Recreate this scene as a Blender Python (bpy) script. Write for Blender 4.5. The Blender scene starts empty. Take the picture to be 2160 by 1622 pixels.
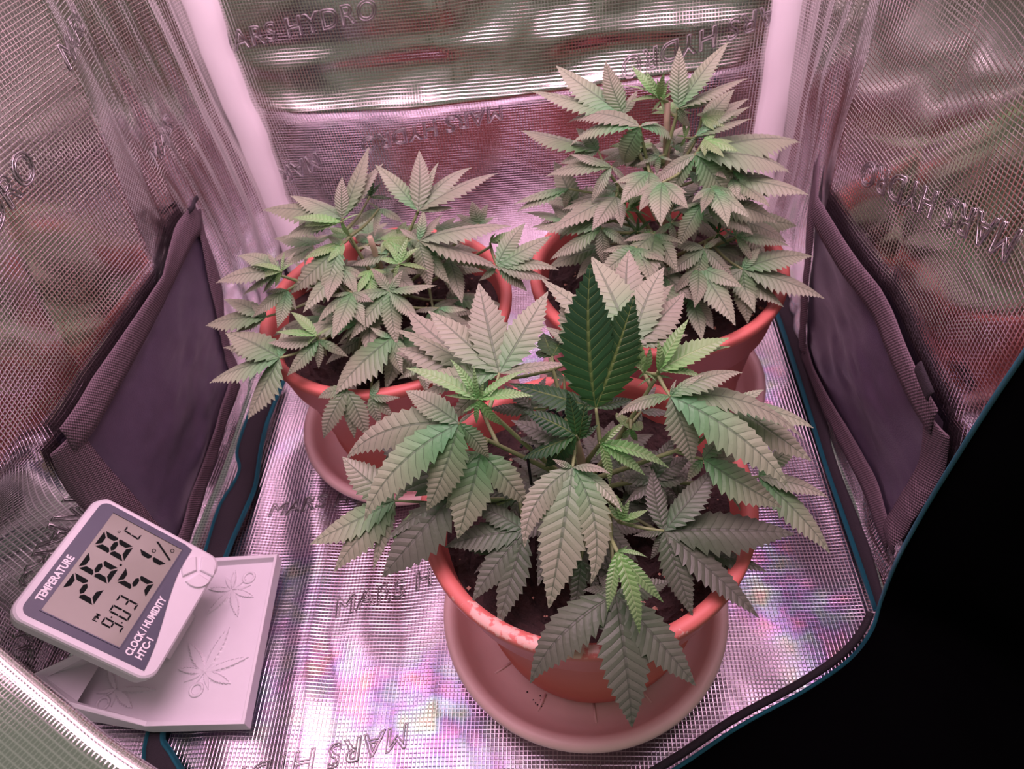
import bpy, bmesh, math, random
import numpy as np
from mathutils import Vector, Matrix

random.seed(7)
rng = np.random.default_rng(7)
SC = bpy.context.scene
COL = SC.collection

# ------------------------------------------------------------------ camera
F_PX, CX, CY, CAM_H = 1550.0, 1080.0, 811.0, 0.65
CAM = np.array([0.0, 0.0, CAM_H])


def cam_axes():
    d = np.array([1290.0 - CX, 2240.0 - CY, F_PX]); d /= np.linalg.norm(d)
    up = -d
    fw = np.array([0, 0, 1.0]); fh = fw - up * np.dot(fw, up); fh /= np.linalg.norm(fh)
    rt = np.cross(fh, up)
    if rt[0] < 0:
        rt = -rt
    s, c = math.sin(math.radians(7.4)), math.cos(math.radians(7.4))
    return np.array([c * rt - s * fh, c * fh + s * rt, up])


R = cam_axes()                      # columns: camera right, down, forward in world space


def ray(px, py):
    return R @ np.array([px - CX, py - CY, F_PX])


def at_z(px, py, z):
    r = ray(px, py); return CAM + r * ((z - CAM_H) / r[2])


def at_x(px, py, x):
    r = ray(px, py); return CAM + r * (x / r[0])


def at_y(px, py, y):
    r = ray(px, py); return CAM + r * (y / r[1])


def at_d(px, py, d):
    r = ray(px, py); return CAM + r * (d / F_PX)


cd = bpy.data.cameras.new('camera')
cam = bpy.data.objects.new('camera', cd)
COL.objects.link(cam)
right, down, fwd = R[:, 0], R[:, 1], R[:, 2]
M = Matrix(((right[0], -down[0], -fwd[0], 0), (right[1], -down[1], -fwd[1], 0),
            (right[2], -down[2], -fwd[2], CAM_H), (0, 0, 0, 1)))
cam.matrix_world = M
cd.sensor_fit = 'HORIZONTAL'
cd.sensor_width = 36.0
cd.lens = 36.0 * F_PX / 2160.0
cd.clip_start = 0.01
cd.dof.use_dof = True
cd.dof.focus_distance = 0.50
cd.dof.aperture_fstop = 12.0
SC.camera = cam

# ------------------------------------------------------------------ world and light
w = bpy.data.worlds.new('room'); SC.world = w; w.use_nodes = True
w.node_tree.nodes['Background'].inputs[0].default_value = (0.82, 0.80, 0.68, 1)
w.node_tree.nodes['Background'].inputs[1].default_value = 0.32
ld = bpy.data.lights.new('grow_light', 'AREA')
ld.shape = 'RECTANGLE'; ld.size = 0.50; ld.size_y = 0.52
ld.energy = 10.6
ld.color = (1.0, 0.595, 0.80)
lo = bpy.data.objects.new('grow_light', ld); COL.objects.link(lo)
lo.location = (-0.06, 0.40, 1.10)
SC.view_settings.view_transform = 'Standard'
SC.view_settings.look = 'None'
SC.view_settings.gamma = 1.0
SC.view_settings.use_curve_mapping = False
SC.view_settings.exposure = 0.0
SC.cycles.use_denoising = True
SC.cycles.max_bounces = 12
SC.cycles.glossy_bounces = 10
SC.cycles.diffuse_bounces = 4
SC.cycles.blur_glossy = 0.6
SC.cycles.sample_clamp_indirect = 8.0


# ------------------------------------------------------------------ helpers
def tag(o, label=None, cat=None, group=None, kind=None):
    if label: o['label'] = label
    if cat: o['category'] = cat
    if group: o['group'] = group
    if kind: o['kind'] = kind
    return o


def link(name, me, mat, parent=None, smooth=True):
    if smooth:
        me.polygons.foreach_set('use_smooth', [True] * len(me.polygons))
    o = bpy.data.objects.new(name, me)
    COL.objects.link(o)
    if mat is not None:
        me.materials.append(mat)
    if parent is not None:
        o.parent = parent
        o.matrix_parent_inverse = parent.matrix_world.inverted()
    return o


def mesh_py(name, v, f, mat, parent=None, uv=None, uv2=None, smooth=True):
    me = bpy.data.meshes.new(name)
    me.from_pydata([tuple(map(float, p)) for p in v], [], f)
    if uv is not None or uv2 is not None:
        idx = np.empty(len(me.loops), dtype=np.int32)
        me.loops.foreach_get('vertex_index', idx)
        for nm, arr in (('UVMap', uv), ('UVt', uv2)):
            if arr is not None:
                l = me.uv_layers.new(name=nm)
                l.data.foreach_set('uv', np.asarray(arr, dtype=np.float32)[idx].ravel())
    me.update()
    return link(name, me, mat, parent, smooth)


def from_bm(name, bm, mat, parent=None, smooth=False):
    bmesh.ops.recalc_face_normals(bm, faces=bm.faces)
    me = bpy.data.meshes.new(name); bm.to_mesh(me); bm.free()
    return link(name, me, mat, parent, smooth)


def empty(name, loc):
    o = bpy.data.objects.new(name, None); COL.objects.link(o)
    o.location = tuple(loc); o.empty_display_size = 0.02
    bpy.context.view_layer.update()
    return o


def grid_faces(nu, nv):
    f = []
    for i in range(nu - 1):
        for j in range(nv - 1):
            a = i * nv + j
            f.append((a, a + nv, a + nv + 1, a + 1))
    return f


def grid(name, us, vs, fn, mat, parent=None, flip=False, uvfn=None):
    U, V = np.meshgrid(us, vs, indexing='ij')
    P = fn(U, V).reshape(-1, 3)
    uv = np.stack([U.ravel(), V.ravel()], 1) if uvfn is None else uvfn(U, V)
    f = grid_faces(len(us), len(vs))
    if flip:
        f = [q[::-1] for q in f]
    return mesh_py(name, P, f, mat, parent, uv)


def lathe(profile, seg, center=(0, 0, 0), closed=False):
    v, f = [], []
    n = len(profile)
    for k in range(seg):
        a = 2 * math.pi * k / seg
        for r, z in profile:
            v.append((center[0] + r * math.cos(a), center[1] + r * math.sin(a), center[2] + z))
    for k in range(seg):
        k2 = (k + 1) % seg
        for j in range(n - 1 if not closed else n):
            j2 = (j + 1) % n
            f.append((k * n + j, k2 * n + j, k2 * n + j2, k * n + j2))
    return v, f


def tube(pts, rad, seg=6, cap=True):
    pts = [np.array(p, float) for p in pts]
    n = len(pts)
    if not hasattr(rad, '__len__'):
        rad = [rad] * n
    v, f, uv = [], [], []
    prev = None
    ln = 0.0
    for i, p in enumerate(pts):
        t = pts[min(i + 1, n - 1)] - pts[max(i - 1, 0)]
        t /= (np.linalg.norm(t) + 1e-12)
        if prev is None:
            a = np.array([0, 0, 1.0]) if abs(t[2]) < 0.9 else np.array([1.0, 0, 0])
            s = np.cross(t, a)
        else:
            s = prev - t * np.dot(prev, t)
        s /= (np.linalg.norm(s) + 1e-12); prev = s
        b = np.cross(t, s)
        if i: ln += np.linalg.norm(pts[i] - pts[i - 1])
        for k in range(seg):
            an = 2 * math.pi * k / seg
            v.append(p + rad[i] * (math.cos(an) * s + math.sin(an) * b))
            uv.append((k / seg, ln))
    for i in range(n - 1):
        for k in range(seg):
            k2 = (k + 1) % seg
            f.append((i * seg + k, i * seg + k2, (i + 1) * seg + k2, (i + 1) * seg + k))
    if cap:
        f.append(tuple(range(seg))[::-1]); f.append(tuple((n - 1) * seg + k for k in range(seg)))
    return v, f, uv


def spline(pts, n):
    """Catmull-Rom through pts, n samples."""
    P = np.array(pts, float)
    Q = np.vstack([2 * P[0] - P[1], P, 2 * P[-1] - P[-2]])
    out = []
    m = len(P) - 1
    for s in np.linspace(0, m, n):
        i = min(int(s), m - 1); t = s - i
        a, b, c, d = Q[i], Q[i + 1], Q[i + 2], Q[i + 3]
        out.append(0.5 * ((2 * b) + (-a + c) * t + (2 * a - 5 * b + 4 * c - d) * t * t + (-a + 3 * b - 3 * c + d) * t ** 3))
    return np.array(out)


_perm = rng.random((64, 64))


def vnoise(x, y):
    xi, yi = np.floor(x).astype(int), np.floor(y).astype(int)
    fx, fy = x - xi, y - yi
    fx = fx * fx * (3 - 2 * fx); fy = fy * fy * (3 - 2 * fy)
    g = lambda a, b: _perm[a % 64, b % 64]
    return ((g(xi, yi) * (1 - fx) + g(xi + 1, yi) * fx) * (1 - fy)
            + (g(xi, yi + 1) * (1 - fx) + g(xi + 1, yi + 1) * fx) * fy) * 2 - 1


def fbm(x, y, o=3):
    s, a = 0, 1.0
    for k in range(o):
        s = s + a * vnoise(x * 2 ** k + 17.3 * k, y * 2 ** k + 9.1 * k); a *= 0.5
    return s


def sstep(a, b, x):
    t = np.clip((x - a) / (b - a), 0, 1); return t * t * (3 - 2 * t)


# ------------------------------------------------------------------ materials
def new_mat(name):
    m = bpy.data.materials.new(name); m.use_nodes = True
    nt = m.node_tree
    return m, nt, nt.nodes['Principled BSDF']


def nd(nt, t, **kw):
    n = nt.nodes.new(t)
    for k, v in kw.items():
        setattr(n, k, v)
    return n


def math_node(nt, op, a, b=None, c=None):
    n = nd(nt, 'ShaderNodeMath', operation=op)
    for i, x in enumerate((a, b, c)):
        if x is None: continue
        if isinstance(x, (int, float)): n.inputs[i].default_value = x
        else: nt.links.new(x, n.inputs[i])
    return n.outputs[0]


def mix_col(nt, fac, a, b):
    n = nd(nt, 'ShaderNodeMix', data_type='RGBA')
    for i, x in ((0, fac), (6, a), (7, b)):
        if isinstance(x, (int, float)): n.inputs[i].default_value = x
        elif isinstance(x, tuple): n.inputs[i].default_value = x
        else: nt.links.new(x, n.inputs[i])
    return n.outputs[2]


def plain(name, col, rough=0.5, metal=0.0, noise=0.0, nscale=40, bump=0.0, bscale=200, spec=0.5, sheen=0.0):
    m, nt, b = new_mat(name)
    b.inputs['Base Color'].default_value = (*col, 1)
    b.inputs['Roughness'].default_value = rough
    b.inputs['Metallic'].default_value = metal
    b.inputs['Specular IOR Level'].default_value = spec
    if sheen:
        b.inputs['Sheen Weight'].default_value = sheen
    if noise:
        tc = nd(nt, 'ShaderNodeTexCoord')
        n = nd(nt, 'ShaderNodeTexNoise'); n.inputs['Scale'].default_value = nscale; n.inputs['Detail'].default_value = 4
        nt.links.new(tc.outputs['Object'], n.inputs['Vector'])
        lo_ = tuple(c * (1 - noise) for c in col) + (1,); hi = tuple(min(1, c * (1 + noise)) for c in col) + (1,)
        nt.links.new(mix_col(nt, n.outputs[0], lo_, hi), b.inputs['Base Color'])
    if bump:
        tc = nd(nt, 'ShaderNodeTexCoord')
        n = nd(nt, 'ShaderNodeTexNoise'); n.inputs['Scale'].default_value = bscale
        nt.links.new(tc.outputs['Object'], n.inputs['Vector'])
        bp = nd(nt, 'ShaderNodeBump'); bp.inputs['Strength'].default_value = bump; bp.inputs['Distance'].default_value = 0.002
        nt.links.new(n.outputs[0], bp.inputs['Height']); nt.links.new(bp.outputs[0], b.inputs['Normal'])
    return m


RB = 0.61  # noise offset of the painted rainbow sheen


def foil(name, pitch=0.0035, rough=0.13, strength=0.25, painted_rainbow=0.0, cell=(0.585, 0.60, 0.565, 1), line=(0.95, 0.92, 0.91, 1)):
    """aluminised film with an embossed square scrim; UV is in metres"""
    m, nt, b = new_mat(name)
    uv = nd(nt, 'ShaderNodeUVMap', uv_map='UVMap')
    sp = nd(nt, 'ShaderNodeSeparateXYZ'); nt.links.new(uv.outputs[0], sp.inputs[0])
    hs = []
    for k in (0, 1):
        a = math_node(nt, 'DIVIDE', sp.outputs[k], pitch)
        fr = math_node(nt, 'FRACT', a)
        d = math_node(nt, 'ABSOLUTE', math_node(nt, 'SUBTRACT', fr, 0.5))       # .5 on the thread, 0 mid cell
        mr = nd(nt, 'ShaderNodeMapRange', interpolation_type='SMOOTHSTEP')
        mr.inputs[1].default_value = 0.30; mr.inputs[2].default_value = 0.5
        nt.links.new(d, mr.inputs[0]); hs.append(mr.outputs[0])
    ln = math_node(nt, 'MAXIMUM', hs[0], hs[1])
    bp = nd(nt, 'ShaderNodeBump'); bp.inputs['Strength'].default_value = strength; bp.inputs['Distance'].default_value = 0.0011
    nt.links.new(ln, bp.inputs['Height']); nt.links.new(bp.outputs[0], b.inputs['Normal'])
    base = mix_col(nt, ln, cell, line)
    if painted_rainbow:  # diffraction sheen painted into the film colour through a noise mask
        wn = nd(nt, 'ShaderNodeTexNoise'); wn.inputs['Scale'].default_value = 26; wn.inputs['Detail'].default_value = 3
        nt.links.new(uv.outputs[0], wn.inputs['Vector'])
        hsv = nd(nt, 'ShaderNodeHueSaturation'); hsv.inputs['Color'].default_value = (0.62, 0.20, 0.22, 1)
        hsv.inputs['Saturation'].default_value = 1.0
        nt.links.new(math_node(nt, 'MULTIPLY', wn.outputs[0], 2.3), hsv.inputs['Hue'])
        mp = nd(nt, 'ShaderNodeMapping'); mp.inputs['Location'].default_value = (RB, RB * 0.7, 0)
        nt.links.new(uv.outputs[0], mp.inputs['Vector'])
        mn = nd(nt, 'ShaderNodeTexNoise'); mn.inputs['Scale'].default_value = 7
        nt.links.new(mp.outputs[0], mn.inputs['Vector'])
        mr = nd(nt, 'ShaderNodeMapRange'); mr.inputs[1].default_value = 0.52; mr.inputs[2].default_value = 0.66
        mr.inputs[4].default_value = painted_rainbow
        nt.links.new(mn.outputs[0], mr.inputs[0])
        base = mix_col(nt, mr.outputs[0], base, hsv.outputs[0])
    nt.links.new(base, b.inputs['Base Color'])
    b.inputs['Metallic'].default_value = 1.0
    b.inputs['Roughness'].default_value = rough
    return m


def woven(name, col, pitch, rough=0.75):
    m, nt, b = new_mat(name)
    uv = nd(nt, 'ShaderNodeUVMap', uv_map='UVMap')
    sp = nd(nt, 'ShaderNodeSeparateXYZ'); nt.links.new(uv.outputs[0], sp.inputs[0])
    k = 2 * math.pi / pitch
    sx = math_node(nt, 'SINE', math_node(nt, 'MULTIPLY', sp.outputs[0], k))
    sy = math_node(nt, 'SINE', math_node(nt, 'MULTIPLY', sp.outputs[1], k * 1.6))
    pr = math_node(nt, 'MULTIPLY', sx, sy)
    h = math_node(nt, 'MULTIPLY_ADD', pr, 0.5, 0.5)
    bp = nd(nt, 'ShaderNodeBump'); bp.inputs['Strength'].default_value = 0.9; bp.inputs['Distance'].default_value = 0.001
    nt.links.new(h, bp.inputs['Height']); nt.links.new(bp.outputs[0], b.inputs['Normal'])
    nt.links.new(mix_col(nt, h, tuple(c * 0.25 for c in col) + (1,), tuple(min(1, c * 1.9) for c in col) + (1,)), b.inputs['Base Color'])
    b.inputs['Roughness'].default_value = rough
    return m


def leaf_mat(name, base, hubc, vein, rough=0.5, spec=0.6):
    m, nt, b = new_mat(name)
    uv = nd(nt, 'ShaderNodeUVMap', uv_map='UVMap')
    sp = nd(nt, 'ShaderNodeSeparateXYZ'); nt.links.new(uv.outputs[0], sp.inputs[0])
    ut = nd(nt, 'ShaderNodeUVMap', uv_map='UVt')
    st = nd(nt, 'ShaderNodeSeparateXYZ'); nt.links.new(ut.outputs[0], st.inputs[0])
    fr = math_node(nt, 'FRACT', math_node(nt, 'ADD', sp.outputs[1], 0.5))
    d = math_node(nt, 'ABSOLUTE', math_node(nt, 'SUBTRACT', fr, 0.5))           # 0 on a lateral vein
    mv = nd(nt, 'ShaderNodeMapRange', interpolation_type='SMOOTHSTEP')
    mv.inputs[1].default_value = 0.01; mv.inputs[2].default_value = 0.06; mv.inputs[3].default_value = 1; mv.inputs[4].default_value = 0
    nt.links.new(d, mv.inputs[0])
    e = math_node(nt, 'ABSOLUTE', math_node(nt, 'SUBTRACT', sp.outputs[0], 0.5))
    mm = nd(nt, 'ShaderNodeMapRange', interpolation_type='SMOOTHSTEP')
    mm.inputs[1].default_value = 0.012; mm.inputs[2].default_value = 0.045; mm.inputs[3].default_value = 1; mm.inputs[4].default_value = 0
    nt.links.new(e, mm.inputs[0])
    fade = nd(nt, 'ShaderNodeMapRange'); fade.inputs[1].default_value = 0.5; fade.inputs[2].default_value = 0.2
    fade.inputs[3].default_value = 0.35; fade.inputs[4].default_value = 1.0
    nt.links.new(e, fade.inputs[0])
    veinm = math_node(nt, 'MAXIMUM', math_node(nt, 'MULTIPLY', mv.outputs[0], fade.outputs[0]), mm.outputs[0])
    # colour: greener round the hub, hue wandering from leaf to leaf
    oi = nd(nt, 'ShaderNodeObjectInfo')
    gr = nd(nt, 'ShaderNodeMapRange', interpolation_type='SMOOTHSTEP')
    gr.inputs[1].default_value = 0.05; gr.inputs[2].default_value = 0.7
    nt.links.new(st.outputs[0], gr.inputs[0])
    c0 = mix_col(nt, gr.outputs[0], (*hubc, 1), (*base, 1))
    hsv = nd(nt, 'ShaderNodeHueSaturation')
    nt.links.new(c0, hsv.inputs['Color'])
    nt.links.new(math_node(nt, 'MULTIPLY_ADD', oi.outputs['Random'], 0.03, 0.485), hsv.inputs['Hue'])
    nt.links.new(math_node(nt, 'MULTIPLY_ADD', oi.outputs['Random'], 0.35, 0.8), hsv.inputs['Value'])
    rm = math_node(nt, 'FRACT', math_node(nt, 'MULTIPLY', oi.outputs['Random'], 7.31))
    cast = mix_col(nt, math_node(nt, 'MULTIPLY', math_node(nt, 'POWER', rm, 2.0), 0.55), hsv.outputs[0], tuple(c * f for c, f in zip(base, (1.02, 0.80, 1.0))) + (1,))
    tcn = nd(nt, 'ShaderNodeTexCoord')
    nz = nd(nt, 'ShaderNodeTexNoise'); nz.inputs['Scale'].default_value = 420; nz.inputs['Detail'].default_value = 3
    nt.links.new(tcn.outputs['Object'], nz.inputs['Vector'])
    c1 = mix_col(nt, math_node(nt, 'MULTIPLY', veinm, 0.6), cast, (*vein, 1))
    nt.links.new(c1, b.inputs['Base Color'])
    # relief: blade swells between the veins
    pil = math_node(nt, 'MULTIPLY', d, 2.0)
    hgt = math_node(nt, 'SUBTRACT', math_node(nt, 'POWER', pil, 0.5), math_node(nt, 'MULTIPLY', mm.outputs[0], 0.8))
    hgt = math_node(nt, 'MULTIPLY_ADD', nz.outputs[0], 0.35, hgt)
    bp = nd(nt, 'ShaderNodeBump'); bp.inputs['Strength'].default_value = 0.55; bp.inputs['Distance'].default_value = 0.0011
    nt.links.new(hgt, bp.inputs['Height']); nt.links.new(bp.outputs[0], b.inputs['Normal'])
    b.inputs['Roughness'].default_value = rough
    b.inputs['Specular IOR Level'].default_value = spec
    b.inputs['Sheen Weight'].default_value = 0.2 * spec
    b.inputs['Sheen Roughness'].default_value = 0.5
    # light through the blade
    tr = nd(nt, 'ShaderNodeBsdfTranslucent')
    nt.links.new(mix_col(nt, 0.4, c1, (0.10, 0.22, 0.02, 1)), tr.inputs[0])
    ms = nd(nt, 'ShaderNodeMixShader'); ms.inputs[0].default_value = 0.14
    out = nt.nodes['Material Output']
    nt.links.new(b.outputs[0], ms.inputs[1]); nt.links.new(tr.outputs[0], ms.inputs[2])
    nt.links.new(ms.outputs[0], out.inputs['Surface'])
    return m


MAT = {}
MAT['foil'] = foil('foil_wall')
MAT['foil_floor'] = foil('foil_floor', rough=0.19, painted_rainbow=0.4, cell=(0.33, 0.285, 0.345, 1), line=(0.66, 0.61, 0.66, 1))
MAT['foil_plain'] = plain('foil_smooth', (0.82, 0.78, 0.80), 0.25, 1.0)
MAT['emboss'] = plain('foil_emboss', (0.40, 0.385, 0.385), 0.35, 1.0)
MAT['mesh_black'] = plain('vent_cloth', (0.072, 0.056, 0.088), 0.42, noise=0.25, nscale=60, bump=0.2, bscale=900)
MAT['webbing'] = woven('webbing', (0.115, 0.078, 0.095), 0.0042)
MAT['strip'] = plain('white_pole_cover', (0.95, 0.92, 0.94), 0.5)
MAT['black'] = plain('black_canvas', (0.0015, 0.0015, 0.0018), 0.95, spec=0.0)
MAT['velcro'] = plain('black_tape', (0.022, 0.016, 0.022), 0.85, bump=0.5, bscale=1200)
MAT['teal'] = woven('teal_braid', (0.010, 0.19, 0.25), 0.0016, 0.6)
MAT['saucer'] = plain('brown_plastic_saucer', (0.82, 0.54, 0.53), 0.45, noise=0.08, nscale=30)
MAT['white'] = plain('white_plastic', (0.73, 0.71, 0.74), 0.42, noise=0.02, nscale=80)
MAT['face'] = plain('slate_face', (0.048, 0.054, 0.088), 0.4, noise=0.1, nscale=60)
MAT['lcd'] = plain('lcd_glass', (0.150, 0.150, 0.100), 0.14, noise=0.06, nscale=50, spec=0.6)
MAT['ink'] = plain('lcd_segment', (0.008, 0.011, 0.010), 0.6, spec=0.05)
MAT['print'] = plain('white_print', (0.85, 0.83, 0.86), 0.5)
MAT['scuff'] = plain('scuff', (0.62, 0.56, 0.55), 0.5)
MAT['wire'] = plain('coated_wire', (0.012, 0.014, 0.02), 0.25)
MAT['stem'] = plain('stem_green', (0.19, 0.25, 0.10), 0.5, noise=0.25, nscale=90)
MAT['stem_w'] = plain('stem_woody', (0.40, 0.33, 0.22), 0.6, noise=0.25, nscale=90)
MAT['perlite'] = plain('perlite', (0.62, 0.36, 0.26), 0.8, noise=0.5, nscale=20)
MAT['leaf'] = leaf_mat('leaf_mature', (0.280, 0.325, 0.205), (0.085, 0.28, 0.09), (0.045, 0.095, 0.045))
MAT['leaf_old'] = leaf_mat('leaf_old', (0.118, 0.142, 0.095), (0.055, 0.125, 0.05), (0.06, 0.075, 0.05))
MAT['leaf_young'] = leaf_mat('leaf_young', (0.20, 0.38, 0.135), (0.13, 0.40, 0.085), (0.38, 0.54, 0.25), 0.42)
MAT['leaf_dark'] = leaf_mat('leaf_deep_green_shaded', (0.014, 0.060, 0.020), (0.02, 0.10, 0.018), (0.16, 0.24, 0.06), 0.45, 0.3)  # dark green that also carries the shade of the upright fan


def soil_mat():
    m, nt, b = new_mat('potting_soil')
    tc = nd(nt, 'ShaderNodeTexCoord')
    n = nd(nt, 'ShaderNodeTexNoise'); n.inputs['Scale'].default_value = 130; n.inputs['Detail'].default_value = 6
    nt.links.new(tc.outputs['Object'], n.inputs['Vector'])
    nt.links.new(mix_col(nt, n.outputs[0], (0.012, 0.007, 0.008, 1), (0.075, 0.038, 0.032, 1)), b.inputs['Base Color'])
    bp = nd(nt, 'ShaderNodeBump'); bp.inputs['Strength'].default_value = 1; bp.inputs['Distance'].default_value = 0.006
    nt.links.new(n.outputs[0], bp.inputs['Height']); nt.links.new(bp.outputs[0], b.inputs['Normal'])
    b.inputs['Roughness'].default_value = 0.9
    return m


MAT['soil'] = soil_mat()


def pot_mat(name, chalk):
    m, nt, b = new_mat(name)
    tc = nd(nt, 'ShaderNodeTexCoord')
    n = nd(nt, 'ShaderNodeTexNoise'); n.inputs['Scale'].default_value = 22; n.inputs['Detail'].default_value = 3
    nt.links.new(tc.outputs['Object'], n.inputs['Vector'])
    c = mix_col(nt, n.outputs[0], (0.52, 0.125, 0.10, 1), (0.64, 0.17, 0.145, 1))
    if chalk:                                     # lime crust left by water on the front left of the rim
        sp = nd(nt, 'ShaderNodeSeparateXYZ'); nt.links.new(tc.outputs['Object'], sp.inputs[0])
        n2 = nd(nt, 'ShaderNodeTexNoise'); n2.inputs['Scale'].default_value = 150; n2.inputs['Detail'].default_value = 5
        nt.links.new(tc.outputs['Object'], n2.inputs['Vector'])
        k = math_node(nt, 'MULTIPLY_ADD', sp.outputs[1], -9.0, -0.42)          # only towards the front
        k2 = math_node(nt, 'MULTIPLY_ADD', sp.outputs[2], 55.0, -9.75)         # only near the top edge
        k3 = math_node(nt, 'MULTIPLY_ADD', sp.outputs[0], -5.0, 0.55)
        s = math_node(nt, 'MINIMUM', math_node(nt, 'MINIMUM', k, k2), k3)
        s = math_node(nt, 'ADD', math_node(nt, 'MINIMUM', s, 0.45), n2.outputs[0])
        mr = nd(nt, 'ShaderNodeMapRange'); mr.inputs[1].default_value = 0.87; mr.inputs[2].default_value = 0.95; mr.inputs[4].default_value = 0.65
        nt.links.new(s, mr.inputs[0])
        c = mix_col(nt, mr.outputs[0], c, (0.72, 0.55, 0.46, 1))
    nt.links.new(c, b.inputs['Base Color'])
    b.inputs['Roughness'].default_value = 0.5
    b.inputs['Subsurface Weight'].default_value = 0.0
    return m


# ------------------------------------------------------------------ the tent
XL, XR, YB, ZT = -0.412, 0.268, 0.85, 1.30
YF = 0.10


def dense(a, b, fine, n_fine, n_coarse):
    return np.concatenate([np.linspace(a, fine, n_fine), np.linspace(fine, b, n_coarse)[1:]])


def corner_pull(y):
    return 0.006 * sstep(YB - 0.09, YB, y) ** 2


def wall_left(y, z):
    ridge = 0.535 + (z - 0.212) * 0.226
    k = sstep(0.20, 0.26, z)
    d = 0.020 * k * np.clip(1 - np.abs(y - ridge) / np.where(y < ridge, 0.13, 0.075), 0, 1)
    fold = sstep(0.6, 0.68, y) * (0.0022 * np.sin(y * 150 + 3 * fbm(y * 3, z * 2) + z * 5) + 0.007 * fbm(y * 13, z * 3.0, 2))
    d = d + fold + 0.009 * fbm(y * 4 + 5, z * 5, 2) + 0.0007 * fbm(y * 16, z * 13 + 3, 2)
    d = d - 0.085 * sstep(0.385, 0.27, y) * sstep(0.27, 0.16, z)
    d = d + 0.004 * fbm(y * 9, z * 30 + 8) * sstep(0.2, 0.02, z)
    return np.stack([XL + d + corner_pull(y), y, z + 0 * y], -1)


def wall_right(y, z):
    ridge = 0.585 + (z - 0.19) * 0.12
    k = sstep(0.16, 0.23, z)
    d = 0.018 * k * np.clip(1 - np.abs(y - ridge) / np.where(y < ridge, 0.12, 0.07), 0, 1)
    fold = sstep(0.62, 0.70, y) * (0.0022 * np.sin(y * 140 + 3 * fbm(y * 3, z * 2 + 4)) + 0.007 * fbm(y * 13 + 9, z * 3, 2))
    d = d + fold + 0.010 * fbm(y * 4 + 15, z * 6 + y * 6, 2) + 0.0012 * fbm(y * 14 + 7, z * 12 + y * 5, 2)
    d = d + 0.004 * fbm(y * 9 + 2, z * 30 + 8) * sstep(0.2, 0.02, z)
    return np.stack([XR - d - corner_pull(y), y, z + 0 * y], -1)


def wall_back(x, z):
    d = 0.012 * np.exp(-np.abs(z - 0.252 - 0.006 * np.sin(x * 9)) / 0.016) + np.where(z < 0.252, 0.006 * z / 0.252, 0.006 * np.exp(-(z - 0.252) / 0.11))
    d = d + 0.0034 * fbm(x * 6 + 1.2 * fbm(x * 5 + 4, z * 5, 2), z * 15 + 0.9 * fbm(x * 7, z * 4 + 6, 2), 2) * sstep(0.2, 0.27, z) + 0.009 * fbm(x * 3.2 + 3, z * 5.5 + 2, 2) + 0.0005 * fbm(x * 17, z * 18, 2)
    d = d + 0.006 * np.exp(-((z - 0.305) / 0.012) ** 2) * fbm(x * 4 + 8, z * 3)
    e = sstep(0.0, 0.07, np.minimum(x - XL - 0.03, XR - 0.03 - x))
    return np.stack([x, YB - 0.004 - d * e, z + 0 * x], -1)


def floor_fn(x, y):
    z = 0.0045 * fbm(x * 9 + y * 3, y * 4, 2) + 0.0004 * fbm(x * 30, y * 22, 2) + 0.0016 * np.sin((x + 0.16 * y) * 105 + 2 * fbm(x * 5, y * 5)) * sstep(-0.10, -0.24, x)
    z = z * sstep(0.0, 0.03, np.minimum(x + 0.385, 0.262 - x)) - 0.006
    return np.stack([x, y, np.minimum(z, -0.0005)], -1)


zz = dense(0.0, ZT, 0.58, 150, 30)
yy = np.linspace(YF, YB, 190)
left = grid('wall_left', yy, zz, wall_left, MAT['foil'], flip=False)
tag(left, 'left silver film wall of the tent with a vertical fold', kind='structure')
rightw = grid('wall_right', np.linspace(0.292, YB, 160), zz, wall_right, MAT['foil'], flip=True)
tag(rightw, 'right silver film wall of the tent, rippled in the sheen', kind='structure')
back = grid('wall_back', np.linspace(XL - 0.005, XR + 0.005, 170), zz, wall_back, MAT['foil'], flip=True)
tag(back, 'back silver film wall of the tent with a horizontal crease', kind='structure')
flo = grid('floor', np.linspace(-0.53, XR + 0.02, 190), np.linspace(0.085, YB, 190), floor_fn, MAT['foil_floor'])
tag(flo, 'embossed silver film floor of the tent', kind='structure')
ceil = grid('ceiling', np.linspace(XL - 0.01, XR + 0.01, 8), np.linspace(YF, YB + 0.01, 8),
            lambda x, y: np.stack([x, y, ZT + 0 * x], -1), MAT['foil_plain'], flip=True)
tag(ceil, 'silver film ceiling above the lamp', kind='structure')


fup = grid('wall_front_bounce', np.linspace(XL - 0.01, XR + 0.01, 30), np.linspace(0.86, ZT, 20),  # unseen film, added to bounce fill light from the front
           lambda x, z: np.stack([x, YF + 0.004 * fbm(x * 6, z * 6), z + 0 * x], -1), MAT['foil'])
tag(fup, 'unseen silver film added above the door opening to bounce light', kind='structure')


def bar(name, pts, r, mat, parent=None, seg=10, sx=1.0):
    v, f, uv = tube(pts, r, seg)
    return mesh_py(name, v, f, mat, parent, uv)


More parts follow.
